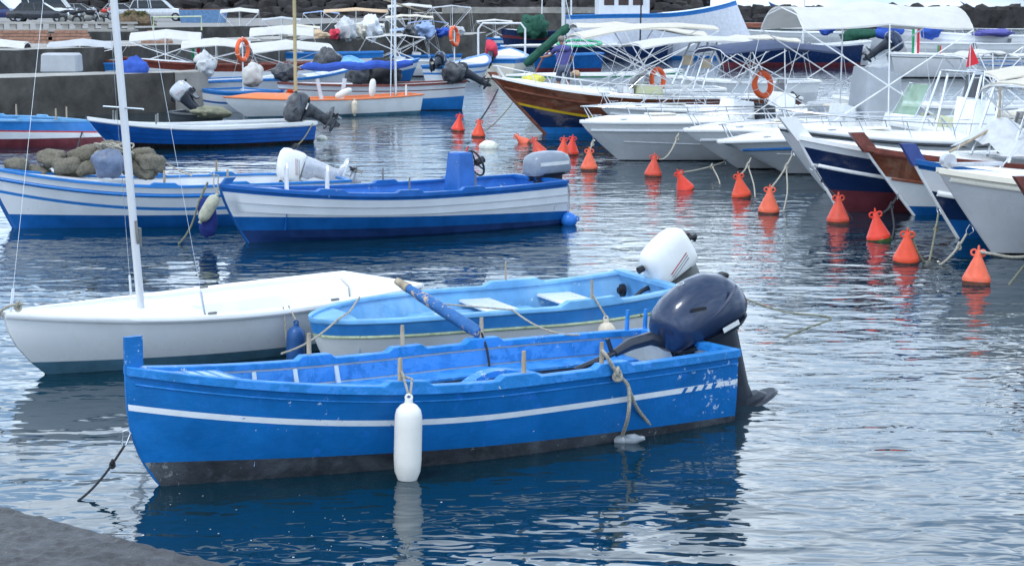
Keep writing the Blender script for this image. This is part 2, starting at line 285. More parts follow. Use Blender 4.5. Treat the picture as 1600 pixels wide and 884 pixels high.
# ------------------------------------------------------------ boats
class Boat:
    """name/label; bwl,btop,swl,stop: photo pixels of stem at water, stem top, near stern corner at water and at rail."""
    def __init__(s, name, label, cat, bwl, btop, beam, swl=None, stop=None, ang=None, Lw=None, direct=None, hs=.6, over=.1, tr=.8, tm=.4, p=2.2, q=1.0,
                 e0=.2, e1=.75, stemc=1.2, hm=None, group=None, zk=-.28, pitchz=0):
        s.beam = beam; s.tr = tr; s.tm = tm; s.p = p; s.q = q; s.e0 = e0; s.e1 = e1; s.c = stemc; s.zk = zk
        Pb = gp(*bwl)
        if swl:
            Pn = gp(*swl); hw = beam / 2 * tr * .75; c = Pn.copy()
            for _ in range(6):
                a = (Pb - c).normalized(); n = Vector((-a.y, a.x, 0))
                if n.dot(Pn) < 0: n = -n
                c = Pn + n * hw
            a = (Pb - c).normalized()
        else:
            a = Vector((-math.cos(R(ang)), -math.sin(R(ang)), 0)); c = Pb - a * Lw
            n = Vector((-a.y, a.x, 0))
            if n.dot(c) < 0: n = -n
        s.near = 1 if Vector((-a.y, a.x, 0)).dot(n) < 0 else -1      # which side (+y / -y) faces the photographer
        def hit(px, P0):
            d = ray(*px); t = (P0 - CC).dot(n) / d.dot(n); return CC + d * t
        if direct: s.hb, s.rake = direct
        else: T = hit(btop, Pb); s.rake = (T - Pb).dot(a); s.hb = T.z
        if stop:
            T2 = hit(stop, c - n * beam / 2 * tr); s.hs = T2.z; s.over = max(-.3, (c - T2).dot(a))
        else: s.hs = hs; s.over = over
        s.L = (Pb - c).length + s.rake + s.over
        s.hm = hm if hm is not None else (s.hb * .28 + s.hs * .72) - .015 * s.L
        s.a = a; s.org = c - a * s.over
        s.root = empty(name, s.org, math.atan2(a.y, a.x), label, cat, group)
        s.W = Matrix.Translation(s.org) @ Matrix.Rotation(math.atan2(a.y, a.x), 4, 'Z')
        s.v0b = -s.zk / (s.hb - s.zk); s.v0s = -s.zk / (s.hs - s.zk)
    def sheer(s, t):       # through hs, hm (t=.45), hb, smooth
        u = t / .45
        if t < .45: return lerp(s.hm, s.hs, (1 - u) ** 2)
        u = (t - .45) / .55; return lerp(s.hm, s.hb, u ** 2.0)
    def B(s, t):
        if t < s.tm: return s.beam / 2 * (1 - (1 - s.tr) * ((s.tm - t) / s.tm) ** 2)
        u = (t - s.tm) / (1 - s.tm); return s.beam / 2 * max(0, 1 - u ** s.p) ** s.q
    def pt(s, t, z, side, off=0, inb=0):
        sh = s.sheer(t); v = max(0, min(1.15, (z - s.zk) / (sh - s.zk)))
        e = lerp(s.e0, s.e1, t * t); wv = v ** e if v < 1 else 1 + (v - 1) * .2
        y = s.B(t) * wv + .018 + off - inb
        xb = s.L - s.rake * (max(0, 1 - v) / (1 - s.v0b)) ** s.c
        xs = s.over * (1 - v) / (1 - s.v0s) if s.over else 0
        return Vector((xs * (1 - t) + xb * t - (inb * .7 if t > .97 else 0), side * max(y, .004), z))
    def shp(s, t, side, dz=0, off=0): return s.pt(t, s.sheer(t), side, off) + Vector((0, 0, dz))
    def wp(s, p): return s.W @ Vector(p)
    def lx(s, px, z=1.2, y=0):
        return min([k * s.L / 240 for k in range(-40, 281)], key=lambda x: abs(s.px((x, y, z))[0] - px))
    def px(s, p): return proj(s.W @ Vector(p))
    def t_at(s, px, side, dz=0):
        best = min(range(0, 201), key=lambda k: abs(s.px(s.shp(k / 200, side, dz))[0] - px)); return best / 200
    def ts(s, n=40, extra=()): return sorted(set([1 - (1 - i / n) ** 1.25 for i in range(n + 1)] + list(extra)))
    def level(s, lv, t):
        k = lv[0]
        if k == 's': return s.sheer(t) - lerp(lv[1], lv[2] if len(lv) > 2 else lv[1], t), 0
        if k == 'z': return lerp(lv[1], lv[2] if len(lv) > 2 else lv[1], t), 0
        if k == 'v': return s.zk + lv[1] * (s.sheer(t) - s.zk), (lv[2] if len(lv) > 2 else 0)
    def hull(s, levels, mats, bands, th=.035, floor=.06, inner=None, floorm=None, n=40, plank=0, tdeck=None, bump=None):
        """levels from the rail down to the keel; bands[i] = material slot between level i and i+1"""
        mats = list(mats); im = len(mats); mats.append(inner or mats[0]); fm = len(mats); mats.append(floorm or bilge)
        ts = s.ts(n); mb = MB(); s.th = th; s.floor = floor
        L2 = []; bm = []
        for i in range(len(levels) - 1):          # subdivide bands
            z0, _ = s.level(levels[i], .5); z1, _ = s.level(levels[i + 1], .5); k = max(1, int(abs(z0 - z1) / .09))
            for j in range(k): L2.append((levels[i], levels[i + 1], j / k)); bm.append(bands[i])
        L2.append((levels[-1], levels[-1], 0))
        def zz(q, t):
            a, oa = s.level(q[0], t); b, ob = s.level(q[1], t); return lerp(a, b, q[2]), lerp(oa, ob, q[2])
        allr = {}
        for side in (1, -1):
            rows = []
            for q in L2:
                row = []
                for t in ts:
                    z, o = zz(q, t); o2 = o * min(1, (1 - t) * 8)
                    row.append(s.pt(t, max(z, s.zk), side, o2))
                rows.append(row)
            allr[side] = rows; ids = mb.grid(rows, False, mrow=bm)
            allr[side] = ids
        for i in range(len(L2) - 1):              # transom and stem faces
            a, b = allr[1], allr[-1]
            mb.face((a[i][0], b[i][0], b[i + 1][0], a[i + 1][0]), bm[i])
            mb.face((b[i][-1], a[i][-1], a[i + 1][-1], b[i + 1][-1]), bm[i])
        mb.grid([[mb.v[k] for k in allr[1][-1]], [mb.v[k] for k in allr[-1][-1]]], m=bm[-1])
        # inner skin
        inn = {}
        for side in (1, -1):
            rows = []
            for j in range(6):
                row = []
                for t in ts:
                    sh = s.sheer(t); z = lerp(sh - .004, min(floor, sh - .05), j / 5); t2 = min(t, .985)
                    P = s.pt(t2, z, side, 0, th); P.x = max(P.x, s.pt(0, z, 1).x + th)
                    if side * P.y < .006: P.y = side * .006
                    row.append(P)
                rows.append(row)
            inn[side] = mb.grid(rows, False, m=im)
        mb.grid([[mb.v[k] for k in inn[1][-1]], [mb.v[k] for k in inn[-1][-1]]], m=fm)
        for j in range(5): mb.face((inn[1][j][0], inn[1][j + 1][0], inn[-1][j + 1][0], inn[-1][j][0]), im)
        for side in (1, -1):                        # rim between the skins
            for k in range(len(ts) - 1): mb.face((allr[side][0][k], allr[side][0][k + 1], inn[side][0][k + 1], inn[side][0][k]), 0)
        mb.face((allr[1][0][0], allr[-1][0][0], inn[-1][0][0], inn[1][0][0]), 0)
        o = mb.build('hull', mats, s.root, angle=28); s.hullo = o; return o
    def gunwale(s, m, w=.06, h=.03, out=.02, pads=(), padh=.035, padl=.16, t0=0., t1=1., transom=True, name='gunwale', drop=.03, lift=.004, soft=False, m2=None):
        """rail cap along both sides, with raised blocks (pads: list of (t, side))"""
        mb = MB()
        for side in (1, -1):
            ex = []
            dt = padl / s.L
            ps = [t for t, sd_ in pads if sd_ == side]
            for t in ps: ex += [max(0, t - dt), max(0, t - dt * .72), min(1, t + dt * .72), min(1, t + dt)]
            rows = []
            for t in s.ts(44, ex):
                if t < t0 or t > t1: continue
                up = 0
                for p_ in ps:
                    d = abs(t - p_) / dt
                    if d < 1: up = max(up, padh * min(1, (1 - d) / .28))
                P = s.shp(t, side, 0, 0); y0 = P.y + side * out; y1 = P.y - side * (w - out)
                if side * y1 < .002: y1 = side * .002
                x1 = P.x
                z = P.z + lift
                if soft: prof = [(y0 - side * .012, z - drop), (y0, z - drop * .5), (y0, z + h * .4), (y0 - side * h * .35, z + h + up), (y1 + side * h * .35, z + h + up), (y1, z + h * .4), (y1, z - drop * .4)]
                else: prof = [(y0, z - drop), (y0, z + h - .006 + up), (y0 - side * .006, z + h + up), (y1 + side * .006, z + h + up), (y1, z + h - .006 + up), (y1, z - drop * .6)]
                rows.append([Vector((P.x, y, zz)) for y, zz in prof])
            mb.grid(rows, True, cap=True)
        if transom:
            P = s.shp(0, 1); y = abs(P.y) + out
            mb.box((P.x + w / 2 - out, 0, P.z + lift + h / 2 - drop / 2 + .002), (w, 2 * y - .01, h + drop - .004))
        return mb.build(name, m, s.root)
    def strip(s, lv, m, r=.018, name='rub_rail', t0=0., t1=.995, rz=None, transom=False):
        mb = MB()
        for side in (1, -1):
            rows = []
            for t in s.ts(40):
                if t < t0 or t > t1: continue
                z, _ = s.level(lv, t); P = s.pt(t, z, side); zr = rz or r
                rows.append([P + Vector((0, side * r * a, zr * b)) for a, b in ((-.6, 1), (.6, .9), (1, .3), (1, -.3), (.6, -.9), (-.6, -1))])
            mb.grid(rows, True, cap=True)
        if transom:
            z, _ = s.level(lv, 0); P = s.pt(0, z, 1); mb.box((P.x - r * .3, 0, z), (r * 1.4, 2 * abs(P.y) + .01, 2 * (rz or r) * .95))
        return mb.build(name, m, s.root)
    def stempost(s, m, up=.2, w=.05, fore=.03, aft=.12, down=.0, lean=None, tall=None, name='stempost', zb=-.25):
        """board along the stem; its head stands `up` above the rail"""
        mb = MB(); rows = []
        lo = []
        for k in range(16):
            z = lerp(zb, s.hb, k / 15); P = s.pt(1, z, 1); lo.append((P.x, z))
        sl = lean if lean is not None else (lo[-1][0] - lo[-3][0]) / (lo[-1][1] - lo[-3][1])
        pts = [(x, z, aft * .35) for x, z in lo]
        pts.append((s.L + .02 * sl, s.hb + .02, aft)); pts.append((s.L + up * sl, s.hb + up, aft))
        for x, z, a in pts:
            rows.append([Vector((x + fore, -w / 2 * .55, z)), Vector((x + fore, w / 2 * .55, z)), Vector((x + fore - .02, w / 2, z)), Vector((x - a, w / 2, z)), Vector((x - a, -w / 2, z)), Vector((x + fore - .02, -w / 2, z))])
        mb.grid(rows, True, cap=True)
        return mb.build(name, m, s.root)
    def deck(s, m, t0, t1=1., crown=.04, dz=-.002, bulk=True, name='foredeck', inset=.03, edge=None):
        mb = MB(); rows = []; n = 12
        for t in [lerp(t0, min(t1, .985), i / n) for i in range(n + 1)]:
            row = []
            P = s.shp(t, 1); hy = max(.004, P.y - inset)
            for j in range(11):
                u = -1 + j * .2; row.append(Vector((P.x, hy * u, P.z + dz + crown * (1 - u * u) * min(1, hy * 2.2))))
            rows.append(row)
        mb.grid(rows, False)
        mb.grid([[p - Vector((0, 0, .02)) for p in r] for r in rows], False)
        if bulk:
            r0 = rows[0]; mb.grid([r0, [Vector((p.x, p.y * .75, max(s.floor, -.1))) for p in r0]], False)
        return mb.build(name, m, s.root)
    def thwart(s, x, m, w=.22, th=.03, drop=.16, name='thwart', inb=.02):
        t = x / s.L; z = s.sheer(t) - drop; y = s.pt(t, z, 1, 0, s.th + inb).y
        mb = MB(); mb.box((x, 0, z), (w, 2 * y, th), bev=.008); return mb.build(name, m, s.root)
    def pin(s, t, side, m, h=.17, r=.014, z0=.03, out=-.015, lean=0, name='thole_pin', foot=None):
        P = s.shp(t, side, 0, out); mb = MB()
        mb.tube([P + Vector((0, 0, z0 - .05)), P + Vector((lean * .5, 0, z0 + h * .5)), P + Vector((lean, 0, z0 + h))], [r * 1.05, r, r * .85], 10)
        o = mb.build(name, m, s.root); s.lastpin = s.W @ (P + Vector((lean, 0, z0 + h))); return o
    def rail(s, t0, t1, h=.35, m=None, r=.013, posts=5, inb=.06, both=True, drop_end=True, fwd=.1, mid=False, name='bow_rail'):
        """stainless pulpit: one continuous tube round the bow plus stanchions"""
        mb = MB(); m = m or chrome; pts = {}
        for side in (1, -1):
            l = []
            for i in range(15):
                t = lerp(t0, min(t1, .985), i / 14); P = s.shp(t, side, 0, -inb); P.y = side * max(abs(P.y), .06)
                if side * P.y < 0: P.y = side * .06
                l.append(P + Vector((fwd * (i / 14) ** 2, 0, h * (1 if i > 0 or not drop_end else .1))))
            pts[side] = l
        tip = Vector((pts[1][-1].x + .08, 0, pts[1][-1].z))
        mb.tube(pts[1] + [tip] + pts[-1][::-1], r, 6)
        if mid: mb.tube([p - Vector((0, 0, h * .5)) for p in pts[1][1:]] + [tip - Vector((0, 0, h * .5))] + [p - Vector((0, 0, h * .5)) for p in pts[-1][::-1][:-1]], r * .7, 6)
        for side in (1, -1):
            for i in range(posts):
                k = 1 + int(i * 13 / max(1, posts - 1)); k = min(k, 14); t = lerp(t0, min(t1, .985), k / 14)
                P = s.shp(max(0, t - .012), side, .01, -inb); P.y = side * max(side * P.y, .04)
                mb.tube([P, pts[side][k]], r * .85, 6)
        return mb.build(name, m, s.root)
    def bimini(s, x0, x1, z, width=None, m=canvas, tm=alu, pivots=None, bows=3, arch=.12, droop=.05, r=.011, zp=None, label=None, slope=0, cross=False, larch=.12):
        """cloth roof on tube hoops"""
        wd = (width or s.beam * .86) / 2; mb = MB(); top = []; botm = []; nx = 4 * (bows - 1) if bows > 1 else 8
        def prof(u): return (1 - abs(u) ** 3.2)
        for i in range(nx + 1):
            f = i / nx; x = lerp(x0, x1, f); ph = f * (bows - 1); sg = droop * math.sin(math.pi * (ph % 1)) ** 1 if bows > 1 else 0
            row = []
            for j in range(13):
                u = -1 + j / 6; row.append(Vector((x, wd * u * (1 - .02 * sg), z + slope * (f - .5) - larch * (2 * f - 1) ** 2 - arch * (1 - prof(u)) - sg * (1 - .5 * abs(u)) + .012 * noise.noise(Vector((x * 3, u * 2, z))))))
            top.append(row)
        low = [[p - Vector((0, 0, .012)) for p in r] for r in top]
        mb.grid(top); mb.grid(low)
        # valance
        ring = [r[0] for r in top] + top[-1][1:] + [r[-1] for r in top[::-1][1:]] + top[0][::-1][1:]
        mb.grid([ring, [p + Vector((0, 0, -.03 - .012 * math.sin(k * 1.7))) for k, p in enumerate(ring)]])
        c = mb.build('canopy', m, s.root, angle=60)
        fr = MB(); xm = (x0 + x1) / 2; zp = zp
        for b in range(bows):
            f = b / (bows - 1) if bows > 1 else .5; x = lerp(x0, x1, f)
            px_ = xm - (f - .5) * abs(x1 - x0) * .75 if bows > 1 else xm      # hoops cross one another
            t = min(.9, max(.02, px_ / s.L)); sh = s.sheer(t); by = abs(s.shp(t, 1).y) - .05; zb = zp if zp is not None else sh
            ze = z + slope * (f - .5) - larch * (2 * f - 1) ** 2
            pts = [(px_, -by, zb), (x, -wd, ze - arch - .03)] + [(x, wd * u, ze - arch * (1 - prof(u)) - .03) for u in (-.92, -.7, 0, .7, .92)] + [(x, wd, ze - arch - .03), (px_, by, zb)]
            fr.tube(pts, r, 6)
        if cross:
            for sd in (1, -1):
                fr.tube([(x0, sd * wd, z - arch - larch - .03), (x0 - .25, sd * wd * .9, s.sheer(max(0.02, (x0 - .25) / s.L)))], r * .35, 5)
                fr.tube([(x1, sd * wd, z - arch - larch - .03), (x1 + .5, sd * wd * .8, s.sheer(min(.95, (x1 + .5) / s.L)))], r * .35, 5)
        fr.build('canopy_frame', tm, c); return c
    def console(s, x, m, w=.7, d=.5, h=.75, z0=None, screen=glass_d, sh=.35, wheel=True, lean=.12, y=0):
        z0 = s.floor if z0 is None else z0; mb = MB()
        rows = []
        for k, (zz, sc_, dx) in enumerate(((0, 1, 0), (.5, .97, .0), (.9, .9, -.02), (1, .84, -.03))):
            hx, hy, z = d / 2 * sc_, w / 2 * sc_, z0 + h * zz; e = .06
            rows.append([Vector((x + dx + a, y + b, z + (.08 * h if (a > 0) and zz == 1 else 0))) for a, b in ((-hx, -hy + e), (-hx + e, -hy), (hx - e, -hy), (hx, -hy + e), (hx, hy - e), (hx - e, hy), (-hx + e, hy), (-hx, hy - e))])
        mb.grid(rows, True, cap=True); c = mb.build('console', m, s.root)
        if screen:
            g = MB(); rows = []
            for zz in (0, .5, 1):
                rows.append([Vector((x + d * .36 - sh * lean * 2 * zz - .14 * u * u, y + w * .43 * u * (1 - .15 * zz), z0 + h + sh * zz)) for u in (-1, -.8, -.4, 0, .4, .8, 1)])
            g.grid(rows); sc2 = g.build('windscreen', screen, c)
            fr = MB(); fr.tube([r[0] for r in rows] + rows[-1][1:] + [r[-1] for r in rows[::-1][1:]], .012, 6); fr.build('windscreen_frame', chrome, c)
        if wheel:
            g = MB(); X = Matrix.Translation((x - d * .5 - .1, y, z0 + h * .86)) @ Matrix.Rotation(R(-62), 4, 'Y'); g.torus(X, .17, .014, 20)
            for k in range(3):
                a = k * 2.094; g.tube([X @ Vector((0, 0, 0)), X @ Vector((.17 * math.cos(a), .17 * math.sin(a), 0))], .01, 5)
            g.tube([X @ Vector((0, 0, 0)), X @ Vector((0, 0, .12))], .02, 6); g.build('steering_wheel', blackrub, c)
        return c

def outboard(b, x, z, trim=0, sc_=1., y=0, cowl=cowl_navy, body=cowl_dark, style='round', steer=0, tiller=True, prop=True, decals=None, wrap=False):
    """outboard motor on the transom of boat b; motor frame: +X aft, Z up, origin at clamp top"""
    X = Matrix.Translation((x, y, z)) @ Matrix.Rotation(math.pi + R(steer), 4, 'Z') @ Matrix.Rotation(-R(trim), 4, 'Y') @ Matrix.Scale(sc_, 4)
    def sec(cx, cz, hx, hy, n=2.6, k=20, tilt=0):
        out = []
        for i in range(k):
            a = 2 * math.pi * i / k; c_, s_ = math.cos(a), math.sin(a); e = 2 / n
            px_ = hx * math.copysign(abs(c_) ** e, c_); out.append(Vector((cx + px_, hy * math.copysign(abs(s_) ** e, s_), cz + tilt * px_)))
        return out
    body_mb = MB(X)       # midsection, bracket, plates, gearcase
    lx = .17
    rows = [sec(lx - .05, .10, .22, .14), sec(lx - .03, -.02, .20, .12), sec(lx + .02, -.18, .14, .08), sec(lx + .02, -.45, .115, .06), sec(lx + .02, -.60, .13, .045)]
    body_mb.grid(rows, True, cap=True)
    body_mb.grid([sec(lx + .08, -.595, .26, .11, 2.2), sec(lx + .08, -.62, .28, .12, 2.2)], True, cap=True)
    body_mb.grid([sec(lx + .10, -.545, .10, .05), sec(lx + .13, -.60, .14, .055)], True, cap=True)
    body_mb.grid([sec(lx + .01, -.615, .10, .032), sec(lx + .01, -.74, .085, .04)], True, cap=True)
    gz = -.78
    rr = [(-.19, .004), (-.15, .035), (-.06, .052), (.08, .052), (.16, .04), (.19, .02)]
    body_mb.grid([[Vector((lx + xx, r_ * math.cos(q * math.pi / 6), gz + r_ * math.sin(q * math.pi / 6))) for q in range(12)] for xx, r_ in rr], True, cap=True)
    body_mb.grid([sec(lx + .02, -.80, .09, .012, 2), sec(lx + .05, -.95, .04, .006, 2)], True, cap=True)
    body_mb.box((-.04, 0, -.10), (.05, .26, .30), bev=.01); body_mb.box((-.10, .09, .03), (.14, .03, .07), bev=.01); body_mb.box((-.10, -.09, .03), (.14, .03, .07), bev=.01)
    for q in (-.09, .09): body_mb.tube([(-.16, q, -.03), (-.05, q, -.03)], .02, 8)
    mo = body_mb.build('outboard_motor', binbag if wrap else body, b.root)
    c = MB(X)
    if style == 'round':
        prof = [(-.372, .14, .27, .07), (-.357, .08, .34, .145), (-.31, .055, .39, .19), (-.23, .045, .435, .21), (-.12, .045, .465, .22), (0, .04, .485, .225), (.12, .035, .475, .215), (.23, .04, .43, .19), (.30, .06, .36, .155), (.345, .10, .28, .11), (.36, .15, .22, .05)]
    elif style == 'box':
        prof = [(-.33, .08, .20, .12), (-.325, .05, .27, .16), (-.30, .035, .33, .185), (-.2, .03, .37, .20), (0, .03, .385, .205), (.2, .03, .37, .20), (.29, .035, .33, .18), (.32, .06, .26, .15), (.325, .1, .2, .1)]
    else:                  # small engine, tall narrow cowl
        prof = [(-.245, .12, .28, .07), (-.225, .05, .37, .125), (-.17, .03, .425, .145), (-.05, .03, .455, .155), (.08, .03, .47, .155), (.18, .035, .465, .15), (.245, .05, .43, .13), (.268, .10, .36, .09), (.273, .16, .28, .05)]
    rows = []; npow = 2.5 if style == 'round' else 3.8
    for xx, z0, z1, hw in prof:
        row = []; zc = z0 + (z1 - z0) * .42
        for k in range(24):
            a = 2 * math.pi * k / 24; c_, s_ = math.cos(a), math.sin(a); e = 2 / npow
            hz = (z1 - zc) if s_ > 0 else (zc - z0)
            row.append(Vector((xx + .1, hw * math.copysign(abs(c_) ** e, c_) * (1 - .12 * max(0, s_)), zc + hz * math.copysign(abs(s_) ** e, s_))))
        rows.append(row)
    c.grid(rows, True, cap=True)
    co = c.build('cowling', binbag if wrap else cowl, mo, angle=50)
    t = MB(X)              # seam band between cowl and body
    t.grid([sec(.1, .035, .30 if style != 'small' else .22, .17 if style != 'small' else .12, 3), sec(.1, .075, .335 if style != 'small' else .245, .2 if style != 'small' else .145, 3)], True, cap=True)
    t.build('engine_tray', engine_metal if style == 'small' else body, mo)
    if style == 'round':
        q = MB(X)          # rear handle recess, side crease blades
        q.box((.36, 0, .385), (.10, .10, .05), bev=.015); q.build('rear_handle', blackrub, co)
        for sgn in (1, -1):
            q = MB(X); q.grid([[Vector((-.12 + .36 * u + .1, sgn * (.219 - .035 * abs(u - .45) ** 1.5 + e_[0]), .22 + .12 * u * u + e_[1])) for u in [i / 10 for i in range(11)]] for e_ in ((-.006, .022), (.010, .006), (-.006, -.012))]); q.build('side_crease', cowl, co, angle=80)
            q = MB(X); q.box((.19, sgn * .2185, .10), (.15, .004, .035), rot=Matrix.Rotation(R(2), 3, 'Z')); q.build('label_plate', decal_w, co)
            q = MB(X); q.box((-.02, sgn * .214, .335), (.12, .02, .02), rot=Matrix.Rotation(R(18), 3, 'Y')); q.build('air_slot', blackrub, co)
        q = MB(X); q.torus(Matrix.Translation((.02, 0, .487)), .028, .003, 16); q.build('badge_ring', decal_w, co)
    if style == 'small':
        q = MB(X); q.tube([(.36, -.07, .30), (.45, -.06, .27), (.46, .0, .22), (.45, .06, .27), (.36, .07, .30)], .022, 8); q.build('carry_handle', blackrub, co)
        q = MB(X); q.tube([(-.16, 0, .30), (-.22, 0, .31)], [.03, .035], 10); q.build('choke_knob', blackrub, co)
        for sgn in (1, -1):
            for i_ in range(3):
                q = MB(X); q.box((.12, sgn * (.155), .13 + i_ * .028), (.26, .004, .006 + .003 * (i_ == 2)), rot=Matrix.Rotation(R(-20), 3, 'Y')); q.build('side_stripe', decal_r if i_ == 2 else decal_g, co)
    if style == 'box':
        q = MB(X)
        for sgn in (1, -1): q.box((.1, sgn * .203, .21), (.5, .006, .05))
        q.build('side_band', decal_w, co)
    if tiller:
        q = MB(X)
        if style == 'round': q.tube([(-.12, 0, .06), (-.24, 0, .13), (-.34, .02, .22), (-.50, .03, .25), (-.64, .03, .245)], [.035, .035, .05, .045, .03], 10); q.tube([(-.60, .03, .245), (-.98, .04, .275)], [.022, .019], 10); q.box((-.66, .03, .31), (.022, .03, .12)); q.tube([(-.22, .0, .12), (-.2, .02, .0), (-.1, .04, -.02)], .012, 6)
        else: q.tube([(-.1, 0, .08), (-.28, 0, .12), (-.52, 0, .10)], [.03, .022, .02], 8)
        q.build('tiller_handle', cowl_dark, mo)
    if prop:
        q = MB(X); q.tube([(lx + .17, 0, gz), (lx + .27, 0, gz)], [.045, .03], 12)
        for k in range(3):
            a = k * 2.094 + .4; u = Vector((0, math.cos(a), math.sin(a))); v = Vector((0, -math.sin(a), math.cos(a)))
            c0 = Vector((lx + .21, 0, gz)); q.grid([[c0 + u * (.035 + .10 * i / 4) + v * wv * (.02 + .045 * math.sin(math.pi * (i + .6) / 5)) + Vector((wv * .03, 0, 0)) for wv in (-1, 0, 1)] for i in range(5)])
        q.build('propeller', binbag if wrap else engine_metal, mo)
    mo['fx'] = 1; del mo['fx']
    return mo, X

def fender(pos, L=.5, r=.11, m=fend_w, label='', tilt=0, line=None, lm=rope_p, name='fender', spin=0):
    """cylinder fender hanging with its top eye at pos"""
    rootm = MB(); prof = [(0.001, 0), (r * .28, .0), (r * .3, -.03), (r * .6, -.045), (r * .88, -.075), (r * .98, -.115), (r, -.16 * L / .5), (r, -L + .16), (r * .94, -L + .08), (r * .7, -L + .025), (r * .32, -L), (r * .28, -L - .035), (.001, -L - .035)]
    X = Matrix.Rotation(R(spin), 4, 'Z') @ Matrix.Rotation(R(tilt), 4, 'Y'); rootm.lathe(prof, X, 20)
    rootm.M = Matrix(); rootm.torus(X @ Matrix.Translation((0, 0, .005)) @ Matrix.Rotation(R(90), 4, 'X'), r * .22, r * .09, 12)
    o = rootm.build(name, m); o.location = pos; tag(o, label, 'fender')
    if line:
        l = MB()
        for ln in line: l.tube([Vector(p) - Vector(pos) for p in ln], .009, 6)
        l.build('line', lm, o)
    return o
def rope(pts, r, m, label, name='mooring_rope', cat='rope', knots=(), hook=None, group=None):
    pts = [Vector(p) for p in pts]; P0 = pts[0].copy(); sm_ = []
    if len(pts) < 9:                        # Catmull-Rom so that the line bends softly
        for i in range(len(pts) - 1):
            a, b0_, c0_, d0_ = pts[max(i - 1, 0)], pts[i], pts[i + 1], pts[min(i + 2, len(pts) - 1)]
            for k_ in range(5):
                t = k_ / 5; sm_.append(.5 * ((2 * b0_) + (c0_ - a) * t + (2 * a - 5 * b0_ + 4 * c0_ - d0_) * t * t + (3 * b0_ - a - 3 * c0_ + d0_) * t ** 3))
        sm_.append(pts[-1])
    else: sm_ = pts
    mb = MB(); mb.tube([p - P0 for p in sm_], r, 8)
    for k in knots:
        c = Vector(k) - P0
        for j in range(3): mb.torus(Matrix.Translation(c + Vector((0, 0, (j - 1) * r * 1.4))) @ Matrix.Rotation(R(65 + 30 * j), 4, 'X') @ Matrix.Rotation(R(40 * j), 4, 'Y'), r * 1.9, r * .95, 12)
    o = mb.build(name, m); o.location = P0; tag(o, label, cat, group)
    if hook:
        h = MB(); a, b_ = Vector(hook[0]) - P0, Vector(hook[1]) - P0; d = (b_ - a); q = Vector((d.z, 0, -d.x)).normalized() * d.length * .22
        h.tube([a, a + d * .15 + q, a + d * .8 + q * .7, b_, a + d * .8 - q * .7, a + d * .15 - q], .006, 6, closed=True); h.build('snap_hook', chrome, o)
    return o
# ------------------------------------------------------------ water
def water():
    m = bpy.data.materials.new('sea_water'); m.use_nodes = True; n = m.node_tree; L = n.links; b = n.nodes['Principled BSDF']
    b.inputs['Base Color'].default_value = (.0015, .020, .034, 1); b.inputs['Roughness'].default_value = .02; b.inputs['IOR'].default_value = 1.35
    t = n.nodes.new('ShaderNodeTexCoord')
    def nz(s, d, ro, dist, rot=0, sx=1, sy=1):
        mp = n.nodes.new('ShaderNodeMapping'); mp.inputs['Scale'].default_value = (sx, sy, 1); mp.inputs['Rotation'].default_value = (0, 0, R(rot)); L.new(t.outputs['Object'], mp.inputs['Vector'])
        x = n.nodes.new('ShaderNodeTexNoise'); x.inputs['Scale'].default_value = s; x.inputs['Detail'].default_value = d; x.inputs['Roughness'].default_value = ro; x.inputs['Distortion'].default_value = dist
        L.new(mp.outputs[0], x.inputs['Vector']); return x.outputs['Fac']
    def mul(a, k):
        x = n.nodes.new('ShaderNodeMath'); x.operation = 'MULTIPLY'; L.new(a, x.inputs[0])
        if isinstance(k, (int, float)): x.inputs[1].default_value = k
        else: L.new(k, x.inputs[1])
        return x.outputs[0]
    def add(a, c):
        x = n.nodes.new('ShaderNodeMath'); L.new(a, x.inputs[0]); L.new(c, x.inputs[1]); return x.outputs[0]
    patch = n.nodes.new('ShaderNodeMapRange'); patch.inputs['From Min'].default_value = .38; patch.inputs['From Max'].default_value = .6; patch.inputs['To Min'].default_value = .45; patch.inputs['To Max'].default_value = 1.25
    L.new(nz(.22, 3, .5, .5, 20), patch.inputs['Value'])
    h = add(mul(nz(.9, 0, .5, .3, 15, .8, 1.25), .024), mul(nz(2.6, .6, .4, .7, -12, .75, 1.25), .0155))
    h = add(h, mul(mul(nz(6.5, .5, .5, .8, 8, .8, 1.2), .0052), patch.outputs[0]))
    bp = n.nodes.new('ShaderNodeBump'); bp.inputs['Strength'].default_value = 1; bp.inputs['Distance'].default_value = 1.0
    L.new(h, bp.inputs['Height']); L.new(bp.outputs[0], b.inputs['Normal'])
    mb = MB(); mb.poly([(-700, -40, 0), (700, -40, 0), (700, 2500, 0), (-700, 2500, 0)])
    o = mb.build('water', m, flat=True); tag(o, 'dark blue harbour water with pale sky ripples', kind='structure')
water()

